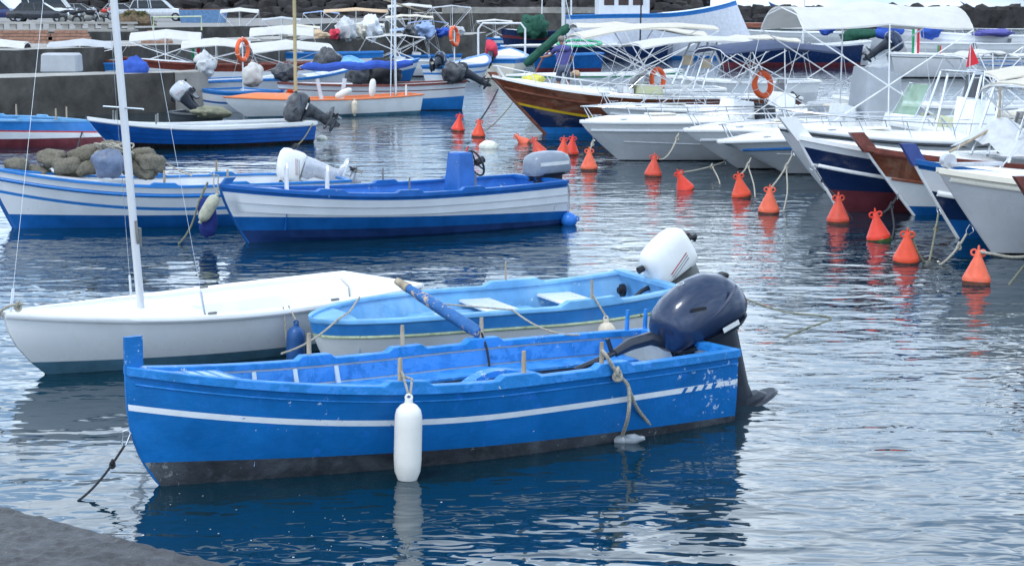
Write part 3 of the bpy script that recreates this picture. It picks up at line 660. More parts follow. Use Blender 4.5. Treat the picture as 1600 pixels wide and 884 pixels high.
# ------------------------------------------------------------ quay edge in the near corner
def near_quay():
    a = gp(-60, 770, .22); b_ = gp(385, 884, .22); d = (b_ - a).normalized(); nrm = Vector((d.y, -d.x, 0))
    if nrm.y > 0: nrm = -nrm
    mb = MB(); rows = []; nu, nv = 130, 90
    for j in range(nv + 1):
        row = []
        for i in range(nu + 1):
            P = a + d * (i / nu * 6.0 - 1.2) + nrm * (j / nv * 2.6)
            q = P * 3.1; z = .22 + .012 * noise.fractal(q * 3.5, .7, 2.1, 6) + .010 * noise.noise(P * 17)
            edge = max(0, 1 - j / 1.5); P = P + nrm * (.015 * noise.noise(P * 9)) ; P.z = z - .03 * edge
            row.append(P)
        rows.append(row)
    rows.insert(0, [p + Vector((0, 0, -.5)) for p in rows[0]])
    mb.grid(rows)
    m = mat('wet_lava_concrete', (.034, .033, .036), .5, var=.6, scale=7, bump=1, bscale=30, streak=(.07, .07, .075), wear=(.13, .11, .08), wamt=.3, wscale=14)
    tag(mb.build('pavement', m, angle=80), 'rough wet concrete quay edge in the near corner', kind='structure')
near_quay()

# ------------------------------------------------------------ 1: blue open boat in front
b1 = Boat('rowing_boat', 'bright blue wooden open boat with white stripe and navy outboard, nearest in front', 'boat',
          (250, 758), (196, 578), 1.42, swl=(1139, 655), stop=(1151, 550), tr=.80, tm=.42, p=2.0, e0=.17, e1=.5, stemc=3.0, hm=.555)
B1 = b1
b1.hull([('s', 0), ('s', .205, .222), ('s', .247, .262), ('z', .045, .17), ('z', .0, .0), ('z', -.28, -.28)],
        [blue_hull, stripe_w, boot_b, boot_low], [0, 1, 0, 2, 3], th=.04, floor=.10, inner=inner_pale, floorm=bilge)
npads = [(b1.t_at(x, b1.near), b1.near) for x in (636, 810, 960)]
fpads = [(b1.t_at(x, -b1.near), -b1.near) for x in (488, 632, 752)]
b1.gunwale(blue_rail, w=.085, h=.022, out=.018, pads=npads + fpads, padh=.032, padl=.17, drop=.035)
b1.strip(('s', .085), blue_rail, r=.008, name='rubbing_strip', rz=.006)
b1.stempost(blue_hull, up=.215, w=.042, fore=.006, aft=.115, lean=.0)
o = b1.deck(slat_pale, .83, crown=.0, dz=-.004, name='foredeck', bulk=True, inset=.05)
mb = MB()
for k in range(7):
    x = b1.L * .835 + k * .10; t = x / b1.L
    hy = max(.02, b1.shp(t, 1).y - .07); z = b1.sheer(t) - .001; mb.box((x, 0, z), (.012, hy * 2, .004), rot=Matrix.Rotation(R(0), 3, 'Z'))
mb.build('deck_seam', blue_seat, o)
b1.thwart(b1.L * .70, blue_seat, w=.20, drop=.20)
b1.thwart(b1.L * .30, blue_seat, w=.24, drop=.17)
for sd in (1, -1):          # long side benches and risers
    mb = MB(); rows = []
    for i in range(17):
        t = lerp(.06, .66, i / 16); z = b1.sheer(t) - .15; P = b1.pt(t, z, sd, 0, .055); rows.append([P, P + Vector((0, 0, -.015)), P + Vector((0, -sd * .25, -.03)), P + Vector((0, -sd * .25, -.012))])
    mb.grid(rows, True, cap=True); mb.build('side_bench', blue_seat, b1.root)
    mb = MB(); rows = []
    for i in range(25):
        t = lerp(.05, .93, i / 24); z = b1.sheer(t) - .035; P = b1.pt(t, z, sd, 0, .042); rows.append([P, P + Vector((0, -sd * .02, 0)), P + Vector((0, -sd * .03, -.105)), P + Vector((0, 0, -.105))])
    mb.grid(rows, True, cap=True); mb.build('stringer', blue_seat, b1.root)
    for i in range(4):
        t = lerp(.60, .84, i / 3); mb = MB(); rows = []
        for k in range(7):
            z = lerp(b1.sheer(t) - .03, .1, k / 6); P = b1.pt(t, z, sd, 0, .042); rows.append([P + Vector((dx, -sd * dy, 0)) for dx, dy in ((-.016, -.01), (-.016, .028), (.016, .028), (.016, -.01))])
        mb.grid(rows, True, cap=True); mb.build('rib', inner_pale, b1.root)
mb = MB(); rows = []           # arched board leaning by the near side
for i in range(15):
    u = i / 14; x = b1.L * lerp(.52, .355, u); z = b1.sheer(.45) - .10 + .135 * math.sin(math.pi * u) ** .75; y = b1.near * (b1.beam / 2 - .22 - .06 * math.sin(math.pi * u))
    rows.append([Vector((x, y, z)), Vector((x, y, z - .045)), Vector((x, y - b1.near * .11, z - .045)), Vector((x, y - b1.near * .11, z))])
mb.grid(rows, True, cap=True); mb.build('arched_knee', blue_rail, b1.root)
mb = MB(); mb.box((b1.L * .10, 0, b1.sheer(.1) - .2), (.5, .9, .03)); mb.build('stern_bench', blue_seat, b1.root)
pins = {}
for x, sd in ((628, b1.near), (819, b1.near), (941, b1.near), (481, -b1.near), (628, -b1.near), (750, -b1.near)):
    t = b1.t_at(x, sd, .1); b1.pin(t, sd, oldwood, h=.17, z0=.04, r=.017, out=-.02); pins[(x, sd)] = b1.lastpin
for x in (976, 1006):
    t = b1.t_at(x, -b1.near, .1); b1.pin(t, -b1.near, blue_rail, h=.16, z0=.02, r=.018, out=-.02, lean=-.01)
mb = MB()                         # slanted stripe gaps near the stern
for k in range(4):
    t = (.055 + .022 * k) * 1.0; z = b1.sheer(t) - .236; P = b1.pt(t, z, b1.near, .003); Q = b1.pt(t, z + .026, b1.near, .003); S = b1.pt(t, z - .026, b1.near, .003)
    dx = .016 if k < 3 else .016
    mb.poly([Q + Vector((-dx - .02, 0, 0)), Q + Vector((dx - .02, 0, 0)), S + Vector((dx + .02, 0, 0)), S + Vector((-dx + .02, 0, 0))])
mb.build('stripe_break', blue_hull, b1.root, flat=True)
outboard(b1, -.08, b1.hs - .04, trim=21, sc_=1.07, steer=-4)
# bow ring line
s0 = b1.wp(b1.pt(1, .40, 1) + Vector((.03, 0, 0))); p_end = gp(122, 782)
mid = Vector((s0.x - .10, s0.y - .02, s0.z - .22))
rope([s0 + Vector((-.02, 0, -.1)), mid] + sag(mid, p_end, .02, 10)[1:], .008, rope_d, 'dark knotted rope from the near blue bow down to the water', knots=[mid], hook=(s0, s0 + Vector((-.03, 0, -.11))))
# white fender and its line
pn = pins[(628, b1.near)]; fy = b1.wp(b1.shp(b1.t_at(624, b1.near), b1.near, -.035, .135))
fender(fy, .57, .092, fend_w, 'long clean white fender hanging on the side of the nearest blue boat', tilt=1.5,
       line=[[pn + Vector((0, 0, -.10)), fy + Vector((-.05, .1, .16)), fy + Vector((0, 0, .02))], [pn + Vector((.01, 0, -.12)), fy + Vector((.02, .05, .12)), fy + Vector((0.01, 0, .02))]])
# grey rope over the near pin, with a bottle at the waterline
pn = pins[(941, b1.near)]; k = b1.wp(b1.shp(b1.t_at(958, b1.near), b1.near, -.02, .05))
e2 = gp(1034, 676); k2 = b1.wp(b1.shp(b1.t_at(975, b1.near), b1.near, -.12, .06)); e1 = gp(972, 690) + Vector((0, -.02, .05))
rope([pn + Vector((0, 0, -.06)), pn + Vector((.03, -.05, -.09)), k, k2, k2 + Vector((0, -.01, -.2)), e1], .014, rope_p, 'pale rope from the stern pin down to a floating bottle', knots=[k])
rope([k2, k2.lerp(e2, .35) + Vector((-.03, -.02, -.02)), k2.lerp(e2, .75) + Vector((-.02, 0, -.03)), e2 + Vector((0, 0, -.05))], .013, rope_p, 'pale rope slanting along the blue side into the water near the stern')
mb = MB(); mb.M = Matrix.Rotation(R(80), 4, 'Y'); mb.lathe([(.001, -.1), (.035, -.1), (.04, -.09), (.04, -.03), (.036, -.02), (.04, -.01), (.04, .05), (.02, .09), (.015, .12), (.001, .12)], seg=14)
o = mb.build('plastic_bottle', bottle_m); o.location = gp(982, 690) + Vector((0, -.02, .02)); o.rotation_euler = (0, 0, R(-20)); tag(o, 'cloudy plastic bottle floating beside the blue boat, tied to a rope', 'bottle')
# painted pole resting on the far rail
pa = pins[(750, -b1.near)] + Vector((-.03, .0, -.11)); pb = dp(622, 440, pa.y + .75)
mb = MB(); P0 = pa.copy(); d = pb - pa
mb.tube([d * q for q in (-.02, .0, .1, .45, .72, .8, 1.0)], [.035, .045, .05, .048, .042, .036, .028], 12)
o = mb.build('wooden_pole', mat('flaking_blue_pole_paint', (.02, .12, .34), .6, var=.2, scale=6, wear=(.50, .38, .27), wamt=.85, wscale=7, bump=.4, bscale=25)); o.location = P0
mbb = MB(); mbb.tube([d * q for q in (.86, .9, 1.015)], [.0385, .0375, .0285], 12); mbb.build('bare_tip', oldwood, o)
tag(o, 'thick peeling blue wooden pole slanting up over the light blue boat', 'pole')
rope([pa + Vector((.02, 0, .02)), pa + Vector((.07, -.05, -.12)), pa + Vector((.09, -.08, -.25))], .009, rope_d, 'short dark cord hanging from the pole foot inside the blue boat')

# ------------------------------------------------------------ 2: light blue tender
b2 = Boat('tender_boat', 'light blue and white fibreglass tender with small white outboard, behind the nearest boat', 'boat',
          (520, 585), (484, 500), 1.45, swl=(1080, 560), stop=(1070, 452), tr=.86, tm=.45, p=3.2, q=.62, e0=.2, e1=.55, stemc=1.4)
b2.hull([('s', 0), ('s', .13, .11), ('s', .145, .125), ('s', .16, .14), ('z', .1, .1), ('z', 0), ('z', -.28)], [lblue, greenline, white_gel2, boot_low], [0, 1, 1, 2, 2, 3], th=.07, floor=.14, inner=lblue_in, floorm=lblue_in)
b2.gunwale(lblue_in, w=.10, h=.02, out=.012, drop=.02, soft=True, pads=[(b2.t_at(925, b2.near), b2.near), (b2.t_at(800, -b2.near), -b2.near)], padh=.04, padl=.3)
b2.strip(('s', .145, .125), greenline, r=.014, rz=.012, transom=True)
b2.deck(lblue_in, .90, crown=.02, dz=.0, inset=.04, name='foredeck')
b2.thwart(b2.L * .46, white_gel, w=.30, drop=.09, inb=0); b2.thwart(b2.L * .22, white_gel, w=.34, drop=.10, inb=0)
mb = MB()
for sd in (1, -1): mb.box((b2.L * .50, sd * .40, b2.sheer(.5) - .22), (b2.L * .38, .22, .16), bev=.03)
mb.build('side_locker', lblue_in, b2.root)
mb = MB(); mb.M = Matrix.Translation((.12, -b2.near * .42, b2.hs - .14)) @ Matrix.Rotation(R(90), 4, 'Y'); mb.lathe([(.001, .03), (.03, .03), (.03, .0), (.06, .0), (.06, -.03)], seg=16); mb.build('drain_fitting', blackrub, b2.root)
b2.pin(b2.t_at(926, b2.near, .1), b2.near, oldwood, h=.2, r=.012); p_f = b2.lastpin
b2.pin(b2.t_at(790, -b2.near, .1), -b2.near, oldwood, h=.2, r=.010)
outboard(b2, -.16, b2.hs - .05, trim=30, sc_=.95, y=0, cowl=cowl_white, body=engine_metal, style='small', steer=6)
fy = b2.wp(b2.shp(b2.t_at(938, b2.near), b2.near, -.10, .10))
fender(fy, .42, .082, fend_s, 'rust stained white fender hanging on the light blue boat', tilt=-4, line=[[p_f + Vector((0, 0, -.12)), fy + Vector((0, 0, .02))]])
q0 = b2.wp(b2.shp(.955, b2.near, .03)); rope([b2.wp(b2.shp(.8, -b2.near, .03)), b2.wp(b2.shp(.9, 0.2, .04)), q0] + sag(q0, gp(440, 552, .45), .04, 8)[1:], .009, rope_p, 'pale line from the light blue bow to the blue rail')
q1 = b2.wp(b2.shp(.52, b2.near, .03)); rope([b2.wp(b2.shp(.66, 0, .02)), q1] + sag(q1, gp(905, 523, .62), .06, 10)[1:], .008, rope_p, 'pale line from the tender seat across to the nearest boat')

# ------------------------------------------------------------ 3: white sailing dinghy
b3 = Boat('sailing_dinghy', 'white sailing dinghy with bare mast and pale blue bottom, left foreground', 'sailing boat',
          (72, 584), (6, 491), 1.62, swl=(640, 520), stop=(655, 446), tr=.72, tm=.40, p=2.1, q=.95, e0=.24, e1=.6, stemc=1.9)
b3.hull([('s', 0), ('z', .055, .12), ('z', .0), ('z', -.28)], [white_gel, tealboot, boot_low], [0, 1, 2], th=.10, floor=.10, inner=white_gel, floorm=white_gel)
b3.gunwale(white_gel, w=.13, h=.018, out=.028, drop=.035, soft=True)
b3.deck(white_gel, .60, crown=.03, dz=.02, inset=.02)
mb = MB()
for sd in (1, -1):
    rows = []
    for i in range(17):
        t = lerp(.03, .6, i / 16); z = b3.sheer(t) - .05; P = b3.pt(t, z, sd, 0, .10); rows.append([P + Vector((0, 0, .03)), P + Vector((0, -sd * .16, -.05)), P + Vector((0, -sd * .20, -.28))])
    mb.grid(rows)
mb.build('side_tank', white_gel, b3.root)
for x in (328, 505):
    P = b3.pt(b3.t_at(x, -b3.near), b3.sheer(.3) - .10, -b3.near, 0, .135)
for t_, sd in ((.60, -1), (.28, -1), (.38, 1)):
    P = b3.shp(t_, sd * b3.near * -1, .03, -.06); mb = MB(); mb.box(P, (.09, .03, .02), bev=.006); mb.build('deck_cleat', engine_metal, b3.root)
b3.thwart(b3.L * .36, white_gel, w=.26, drop=.22, inb=.05)
# mast and stays
mt = b3.t_at(220, 0.0)
mp_ = gp(220, 478, .52); top = dp(172, -60, mp_.y + .02)
inv = b3.W.inverted(); A = inv @ mp_; T_ = inv @ (mp_ + (top - mp_) * 1.9)
mb = MB(); dd = T_ - A
mb.tube([A + dd * q for q in (-.02, .1, .3, .55, .8, 1)], [.035, .035, .034, .032, .030, .026], 14); ms = mb.build('mast', mat('mast_aluminium', (.60, .61, .63), .35, .4, var=.1, scale=3, stretch=(1, 1, .2)), b3.root)
mb = MB(); u = dd.normalized()
Z = A + u * (gp(0, 0, 0) * 0).length + u * 1.72; mb.tube([Z + Vector((0, -.32, -.0)), Z + Vector((0, .32, .0))], .009, 6); mb.build('spreader', chrome, ms)
mb = MB(); mb.tube([A + u * .75 + Vector((.0, .045, 0)), A + u * .62 + Vector((.01, .06, 0)), A + u * .55 + Vector((0, .05, 0))], .012, 6); mb.box(A + u * .6 + Vector((-.04, 0, 0)), (.03, .05, .16)); mb.build('halyard_cleat', engine_metal, ms)
for (px_, py_, s0_) in ((22, 470, 0), (200, 463, -1), (325, 475, 1)):
    base = b3.W.inverted() @ (b3.wp(b3.shp(.985, 0.1, .02)) if s0_ == 0 else b3.wp(b3.shp(b3.t_at(px_, s0_ * b3.near), s0_ * b3.near, .02, -.04)))
    mb = MB(); mb.tube([base, base + (T_ - base) * .035], .012, 6); mb.tube([base, T_], .0019, 5); mb.build('stay_wire', chrome, b3.root)
t5 = b3.t_at(452, b3.near); pz = b3.wp(b3.shp(t5, b3.near, -.10, .09)); hz = b3.wp(b3.shp(t5, b3.near, .04, -.02))
fender(pz, .42, .085, fend_b, 'small dark blue fender hanging on the white dinghy', tilt=2, line=[[hz, pz + Vector((0, 0, .02))], [hz + Vector((-.04, -.06, 0)), pz + Vector((-.08, -.02, -.2)), pz + Vector((-.085, 0, -.36))]])
q = b3.wp(b3.shp(.99, 0.2, .04)); rope([q + Vector((.12, 0, .05)), q + Vector((.0, -.03, .03)), q + Vector((-.1, -.03, -.06)), q + Vector((-.14, -.02, -.25)), q + Vector((-.4, .1, -.34))], .012, rope_p, 'frayed pale rope tied at the white dinghy bow', knots=[q + Vector((-.09, -.02, -.03)), q + Vector((.08, 0, .03))])

# ------------------------------------------------------------ 4: white clinker boat with console
clk = [1 - i / 6.0 for i in range(7)]
def clinker_levels(n, o=.011, sheerdrop=.10):
    L_ = [('s', 0)]; L_.append(('s', sheerdrop))
    for i in range(1, n): v = 1 - sheerdrop - .02 - i * (1 - sheerdrop) / n * .93; L_ += [('v', v + .006, o), ('v', v, 0)]
    L_.append(('v', 0)); return L_
b4 = Boat('motor_boat', 'white clinker boat with blue rail, blue console and steering wheel, centre left', 'boat',
          (386, 379), (343, 290), 1.62, swl=(882, 350), stop=(885, 284), tr=.80, tm=.42, p=2.0, e0=.2, e1=.6, stemc=1.4)
b4.hull(clinker_levels(7), [royal_rail, white_pl, bluedk, bluedeep], [0, 1, 1, 1, 1, 1, 1, 2, 2, 2, 2, 2, 3, 3, 3], th=.04, floor=.14, inner=lblue_in) if False else None
def clinker(b, specs, mats, **k):
    """specs: [(level, band)...]"""
    b.hull([s_[0] for s_ in specs], mats, [s_[1] for s_ in specs[:-1]], **k)
clinker(b4, [(('s', 0), 0), (('s', .075), 1), (('v', .80, .019), 1), (('v', .795, 0), 1), (('v', .68, .019), 1), (('v', .675, 0), 1), (('z', .20, .36), 2), (('z', .12, .26), 2), (('z', .08, .17), 3), (('v', .34, .008), 3), (('v', .33), 3), (('z', -.1), 3), (('z', -.28), 3)],
        [royal_rail, white_pl, bluedk, bluedeep], th=.04, floor=.16, inner=mat('blue_inner_paint', (.02, .14, .50), .5, var=.2, wear=(.4, .45, .5), wamt=.3), floorm=white_pl)
b4.gunwale(royal_rail, w=.09, h=.02, out=.02, drop=.03, pads=[(b4.t_at(x, b4.near), b4.near) for x in (520, 640, 740)] + [(b4.t_at(x, -b4.near), -b4.near) for x in (600, 710)], padh=.04, padl=.2)
b4.deck(royal_rail, .84, crown=.03, dz=.0)
b4.stempost(bluedk, up=.10, w=.05, fore=.008, aft=.14, lean=-.9)
b4.thwart(b4.L * .62, white_pl, drop=.15); b4.thwart(b4.L * .32, royal_rail, drop=.14)
mb = MB(); cx = b4.L * .255; cy = -b4.near * .12; mb.box((cx, cy, b4.hs + .10), (.34, .42, .66), taper=.72, bev=.02); cons = mb.build('console', royal_rail, b4.root)
g = MB(); X = Matrix.Translation((cx - .26, cy, b4.hs + .26)) @ Matrix.Rotation(R(-68), 4, 'Y'); g.torus(X, .19, .016, 22)
for k in range(3): g.tube([X @ Vector((0, 0, 0)), X @ Vector((.19 * math.cos(k * 2.09), .19 * math.sin(k * 2.09), 0))], .012, 6)
g.tube([X @ Vector((0, 0, 0)), X @ Vector((0, 0, .14))], .05, 10); g.build('steering_wheel', blackrub, cons)
g = MB(); g.tube([(cx - .14, cy - .1, b4.hs + .38), (cx - .2, cy - .1, b4.hs + .5)], .015, 6); g.build('throttle_lever', reds, cons)
for x, sd in ((598, -1), (703, -1), (640, 1), (744, 1)): b4.pin(b4.t_at(x, sd * b4.near, .1), sd * b4.near, engine_metal, h=.20, r=.013)
for x in (453, 516):                      # white hooped posts in the bow
    t = b4.t_at(x, b4.near, .1); P = b4.shp(t, b4.near, 0, -.06); mb = MB(); mb.tube([P, P + Vector((0, 0, .30)), P + Vector((-.02, -b4.near * .05, .35)), P + Vector((-.03, -b4.near * .10, .30)), P + Vector((-.03, -b4.near * .10, .02))], .02, 8); mb.build('mooring_post', alu, b4.root)
outboard(b4, -.02, b4.hs + .01, trim=2, sc_=1.0, cowl=cowl_grey, style='box', tiller=False)
mb = MB(); P = b4.shp(0, b4.near, 0, -.1)
for dy in (0, -b4.near * .16): mb.tube([(P.x - .08, P.y + dy, .0), (P.x - .10, P.y + dy, .55), (P.x - .05, P.y + dy, .62)], .018, 6)
for k in range(5): mb.tube([(P.x - .09, P.y, .08 + k * .1), (P.x - .09, P.y - b4.near * .16, .08 + k * .1)], .008, 5)
mb.build('stern_ladder', chrome, b4.root)
mb = MB(); mb.ell((0, 0, 0), (.115, .115, .115), 20, 12); mb.torus(Matrix.Translation((.11, 0, .02)) @ Matrix.Rotation(R(90), 4, 'X'), .03, .012, 10); o = mb.build('ball_buoy', mat('bright_blue_vinyl', (.02, .16, .56), .3)); o.location = gp(889, 351) + Vector((0, -.05, .07)); tag(o, 'round bright blue ball fender in the water at the clinker boat stern', 'buoy')
hb_ = b4.wp(b4.shp(.99, 0.2, .05)); fp = hb_ + Vector((-.06, -.12, -.14))
fender(fp, .42, .085, fend_k, 'grubby cream fender with a rope, slung across the clinker boat bow', tilt=32, line=[[hb_ + Vector((-.12, 0, .12)), fp + Vector((-.05, 0, .1)), fp], [hb_ + Vector((-.16, -.02, .1)), hb_ + Vector((-.05, -.08, .1)), fp]])
mb = MB(); mb.M = Matrix.Translation((0, 0, 0)); mb.ell((0, 0, -.22), (.12, .07, .26), 16, 10, n=3, lump=.15); o = mb.build('cloth_cover', mat('navy_cloth_bag', (.01, .025, .17), .85, var=.3, bump=.4, bscale=15)); o.location = hb_ + Vector((-.22, .02, -.24)); tag(o, 'dark blue cloth bag hanging from the clinker boat stempost', 'bag')
w0 = hb_ + Vector((-.2, -.02, .0)); rope([w0, w0 + Vector((-.12, 0, -.25)), w0 + Vector((-.2, 0, -.5))] + sag(w0 + Vector((-.22, 0, -.55)), gp(279, 381), .03, 6), .014, rope_g, 'stiff grey rope from the clinker boat bow into the water')

# ------------------------------------------------------------ 5: white boat with blue stripes, left
b5 = Boat('fishing_boat', 'white fishing boat with two blue stripes and net sacks, left edge', 'boat',
          (22, 356), (-22, 262), 1.75, swl=(520, 345), stop=(548, 283), tr=.8, tm=.42, p=2.0, e0=.18, e1=.6, stemc=1.2)
b5.hull([('s', 0), ('s', .10), ('s', .16), ('s', .30), ('s', .345), ('z', .16, .2), ('z', 0), ('z', -.28)], [white_pl, bluemid, bluedk, boot_low], [0, 1, 0, 1, 0, 2, 3], th=.05, floor=.2, inner=white_pl)
b5.gunwale(bluemid, w=.08, h=.018, out=.012, drop=.02, pads=[(b5.t_at(x, b5.near), b5.near) for x in (258, 370)] + [(b5.t_at(x, -b5.near), -b5.near) for x in (240, 345)], padh=.035, padl=.2)
b5.strip(('s', .13), bluemid, r=.025, rz=.02, transom=True)
b5.deck(white_pl, .60, crown=.03, dz=-.02); b5.thwart(b5.L * .4, white_pl, drop=.12); b5.thwart(b5.L * .2, white_pl, drop=.12)
b5.stempost(bluedk, up=.22, w=.06, aft=.1)
for x, sd in ((258, 1), (356, 1), (338, -1)): b5.pin(b5.t_at(x, sd * b5.near, .1), sd * b5.near, oldwood, h=.2, r=.017)
outboard(b5, .56, b5.hs + .02, trim=70, sc_=.92, cowl=cowl_white, body=cowl_silver, style='small')
sacks = [(28, 258, .16, .10), (82, 247, .19, .12), (104, 258, .2, .11), (138, 243, .26, .15), (138, 262, .2, .1), (112, 268, .2, .09), (178, 236, .22, .13), (218, 246, .22, .14), (236, 255, .2, .13), (200, 258, .2, .13), (226, 268, .18, .1), (58, 268, .2, .08)]
tS = .75
for k, (px_, py_, w_, h_) in enumerate(sacks):
    lab = ['small round olive sack alone at the left end', 'olive sack at the left of the main heap', 'low olive sack under the upper left ones', 'largest olive sack of the heap, left of the tarpaulin', 'flat olive sack below the largest one', 'squat olive sack at the heap foot, left', 'olive sack topmost behind the tarpaulin, next to the mast', 'round olive sack at the right top of the heap', 'rightmost olive sack of the heap', 'olive sack just right of the mast', 'lowest olive sack at the right end of the heap', 'flat olive sack close to the rail, far left'][k]
    P = dp(px_, py_, b5.wp((b5.L * .6, 0, 0)).y + (.12 if k % 2 else -.1)); mb = MB(); mb.ell((0, 0, 0), (w_, .16, h_), 18, 12, n=2.6, lump=.35, seed=k)
    o = mb.build('net_sack', sack, angle=70); o.location = P; o.rotation_euler = (0, R(random.uniform(-14, 14)), R(random.uniform(-20, 20))); tag(o, lab + ', on the striped fishing boat', 'sack', 'net sacks on the striped boat')
P = dp(172, 256, b5.wp((b5.L * .6, 0, 0)).y - .42); mb = MB(); mb.ell((0, 0, 0), (.26, .16, .2), 22, 14, n=2.2, lump=.28, seed=31); o = mb.build('tarpaulin', tarp, angle=60); o.location = P; tag(o, 'crumpled blue grey tarpaulin bundle in front of the net sacks', 'tarpaulin')
P = dp(178, 232, b5.wp((b5.L * .6, 0, 0)).y - .3); mb = MB()
pts = [Vector((.25 * math.cos(a * 1.3) + .06 * math.sin(a * 3.1), .1 * math.sin(a * 1.1), .07 * math.sin(a * 2.3))) for a in [k * .22 for k in range(60)]]
mb.tube(pts, .013, 6); o = mb.build('rope_coil', rope_p); o.location = P; tag(o, 'loose pale rope coil on top of the net sacks', 'rope')
rope(sag(dp(225, 235, 28.6), dp(300, 275, 28.3), .02, 8), .012, rope_p, 'pale rope from the net sacks down to the fishing boat rail')
# ------------------------------------------------------------ mooring buoys
def make_buoy():
    r0 = empty('mooring_buoy'); mb = MB()
    mb.lathe([(.001, -.10), (.145, -.08), (.163, -.03), (.166, .0), (.166, .03), (.163, .042)], seg=28); mb.build('float_base', buoy_low, r0)
    mb = MB(); mb.lathe([(.163, .043), (.168, .045), (.168, .085), (.160, .10), (.10, .225), (.055, .32), (.04, .36), (.036, .40), (.03, .41), (.001, .41)], seg=28); mb.build('cone_body', buoy_o, r0)
    mb = MB()
    for sx in (-1, 1): mb.torus(Matrix.Translation((sx * .052, 0, .385)) @ Matrix.Rotation(R(90), 4, 'X'), .034, .013, 18)
    mb.tube([(0, 0, .39), (0, 0, .45), (0, 0, .475)], [.018, .016, .010], 10); mb.build('lifting_eyes', buoy_o, r0); return r0
bspec = [(1530, 448, .92, 3, -4, 'nearest orange cone buoy, at the right edge by a white bow'), (1419, 414, .92, 2, 6, 'second nearest orange cone buoy, before the navy bow'),
         (1377, 379, .92, -9, 3, 'leaning orange cone buoy with green weed on its base'), (1312, 352, .95, 0, 0, 'upright orange cone buoy under the navy and maroon bow'),
         (1203, 336, .93, 2, 3, 'low floating orange cone buoy left of the navy bow'), (1161, 311, .92, -10, 4, 'leaning orange cone buoy under the bow with the blue line'),
         (1074, 298, .90, -24, 8, 'steeply tipped orange cone buoy beside the knotted rope'), (1021, 278, .92, 4, 2, 'orange cone buoy in front of the first white motor boat'),
         (921, 268, .94, 0, 0, 'orange cone buoy just right of the grey outboard'), (880, 246, .9, 3, 0, 'orange cone buoy half behind the grey outboard'),
         (893, 244, .9, 5, 2, 'orange cone buoy close behind the one at the grey outboard'), (846, 242, .95, -26, 0, 'steeply tipped orange cone buoy near the grey outboard'),
         (823, 225, .8, -50, 0, 'small orange cone buoy lying nearly flat under the wooden bow'), (747, 216, .95, 4, 0, 'orange cone buoy beside the white float'),
         (715, 207, .98, 7, 0, 'farthest orange cone buoy, by the blue and white stern')]
BM = [buoy_o, mat('faded_buoy_plastic', (.72, .12, .06), .5, var=.15, scale=6, streak=(.78, .26, .15), wear=(.4, .2, .12), wamt=.3), mat('grubby_buoy_plastic', (.58, .065, .035), .45, var=.2, scale=8, streak=(.45, .12, .05), wear=(.12, .08, .04), wamt=.35), mat('deep_orange_buoy_plastic', (.74, .055, .028), .38, var=.1, scale=5, wear=(.6, .35, .28), wamt=.3)]
by0 = make_buoy(); BT = []
for i, (x, y, s_, tx, ty, lab) in enumerate(bspec):
    o = by0 if i == 0 else copy_tree(by0)
    P = gp(x, y - 1); o.location = P + Vector((0, .16, -.01 if abs(tx) < 15 else -.05)); o.scale = (s_ * 1.03,) * 3; o.rotation_euler = (R(ty), R(-tx if False else tx), R(random.uniform(-12, 12)))
    tag(o, lab, 'buoy', 'orange mooring buoys in a row')
    for ch in kids(o):
        if ch.name.startswith(('cone_body', 'lifting_eyes')): ch.material_slots[0].link = 'OBJECT'; ch.material_slots[0].material = BM[(i * 7 + 1) % 4]
    if i == 2:
        for ch in kids(o):
            if ch.name.startswith('float_base'): ch.material_slots[0].link = 'OBJECT'; ch.material_slots[0].material = mat('green_weed', (.03, .07, .01), .8, var=.6, scale=20, bump=.8); ch.scale = (1.06, 1.06, 1.2)
    M_ = Matrix.Translation(o.location) @ o.rotation_euler.to_matrix().to_4x4() @ Matrix.Scale(s_ * 1.03, 4); BT.append(M_ @ Vector((0, 0, .40)))
for x, y, lab, r_ in ((503, 219, 'small weedy white float beside the royal blue boat', .11), (764, 232, 'white float lying in the water below the two orange buoys', .19)):
    mb = MB(); mb.ell((0, 0, 0), (r_ * 1.15, r_, r_ * .8), 16, 10, lump=.1); mb.torus(Matrix.Translation((r_, 0, .04)), .03, .01, 10); o = mb.build('float', foamy); o.location = gp(x, y) + Vector((0, .1, .02)); tag(o, lab, 'float')

# ------------------------------------------------------------ right row of moored boats
ANG = 14
def flags(b, x, y, z, cols, lab, h=.32, wd=.45, rot=0):
    mb = MB(); n = 12; P = b.wp((x, y, z)); d = Vector((math.cos(rot), math.sin(rot), 0))
    for i, cm in enumerate(cols):
        rows = []
        for j in range(7):
            f = j / 6; rows.append([Vector((0, 0, 0)) + d * (wd * (i + u / 3) / len(cols)) + Vector((0, .03 * math.sin(f * 7 + i * 2 + u), -h * f)) for u in range(4)])
        mb.grid(rows, m=i)
    o = mb.build('flag', cols); o.location = P; tag(o, lab, 'flag'); return o
def lifebuoy(P, rot, lab, m=life_o, r=.27):
    mb = MB(); mb.torus(Matrix(), r, .062, 28, rs=10); o = mb.build('lifebuoy', m); o.location = P; o.rotation_euler = rot
    for k in range(4):
        g = MB(); a = k * math.pi / 2 + .4; g.torus(Matrix.Translation((r * math.cos(a), r * math.sin(a), 0)) @ Matrix.Rotation(a, 4, 'Z') @ Matrix.Rotation(R(90), 4, 'X'), .064, .007, 12); g.build('band', fend_w, o)
    tag(o, lab, 'lifebuoy'); return o
gold = mat('signal_red', (.62, .02, .03), .5); wht = mat('flag_white', (.7, .7, .7), .8); grn = mat('flag_green', (.02, .30, .12), .8); fred = mat('flag_red', (.62, .03, .05), .8)

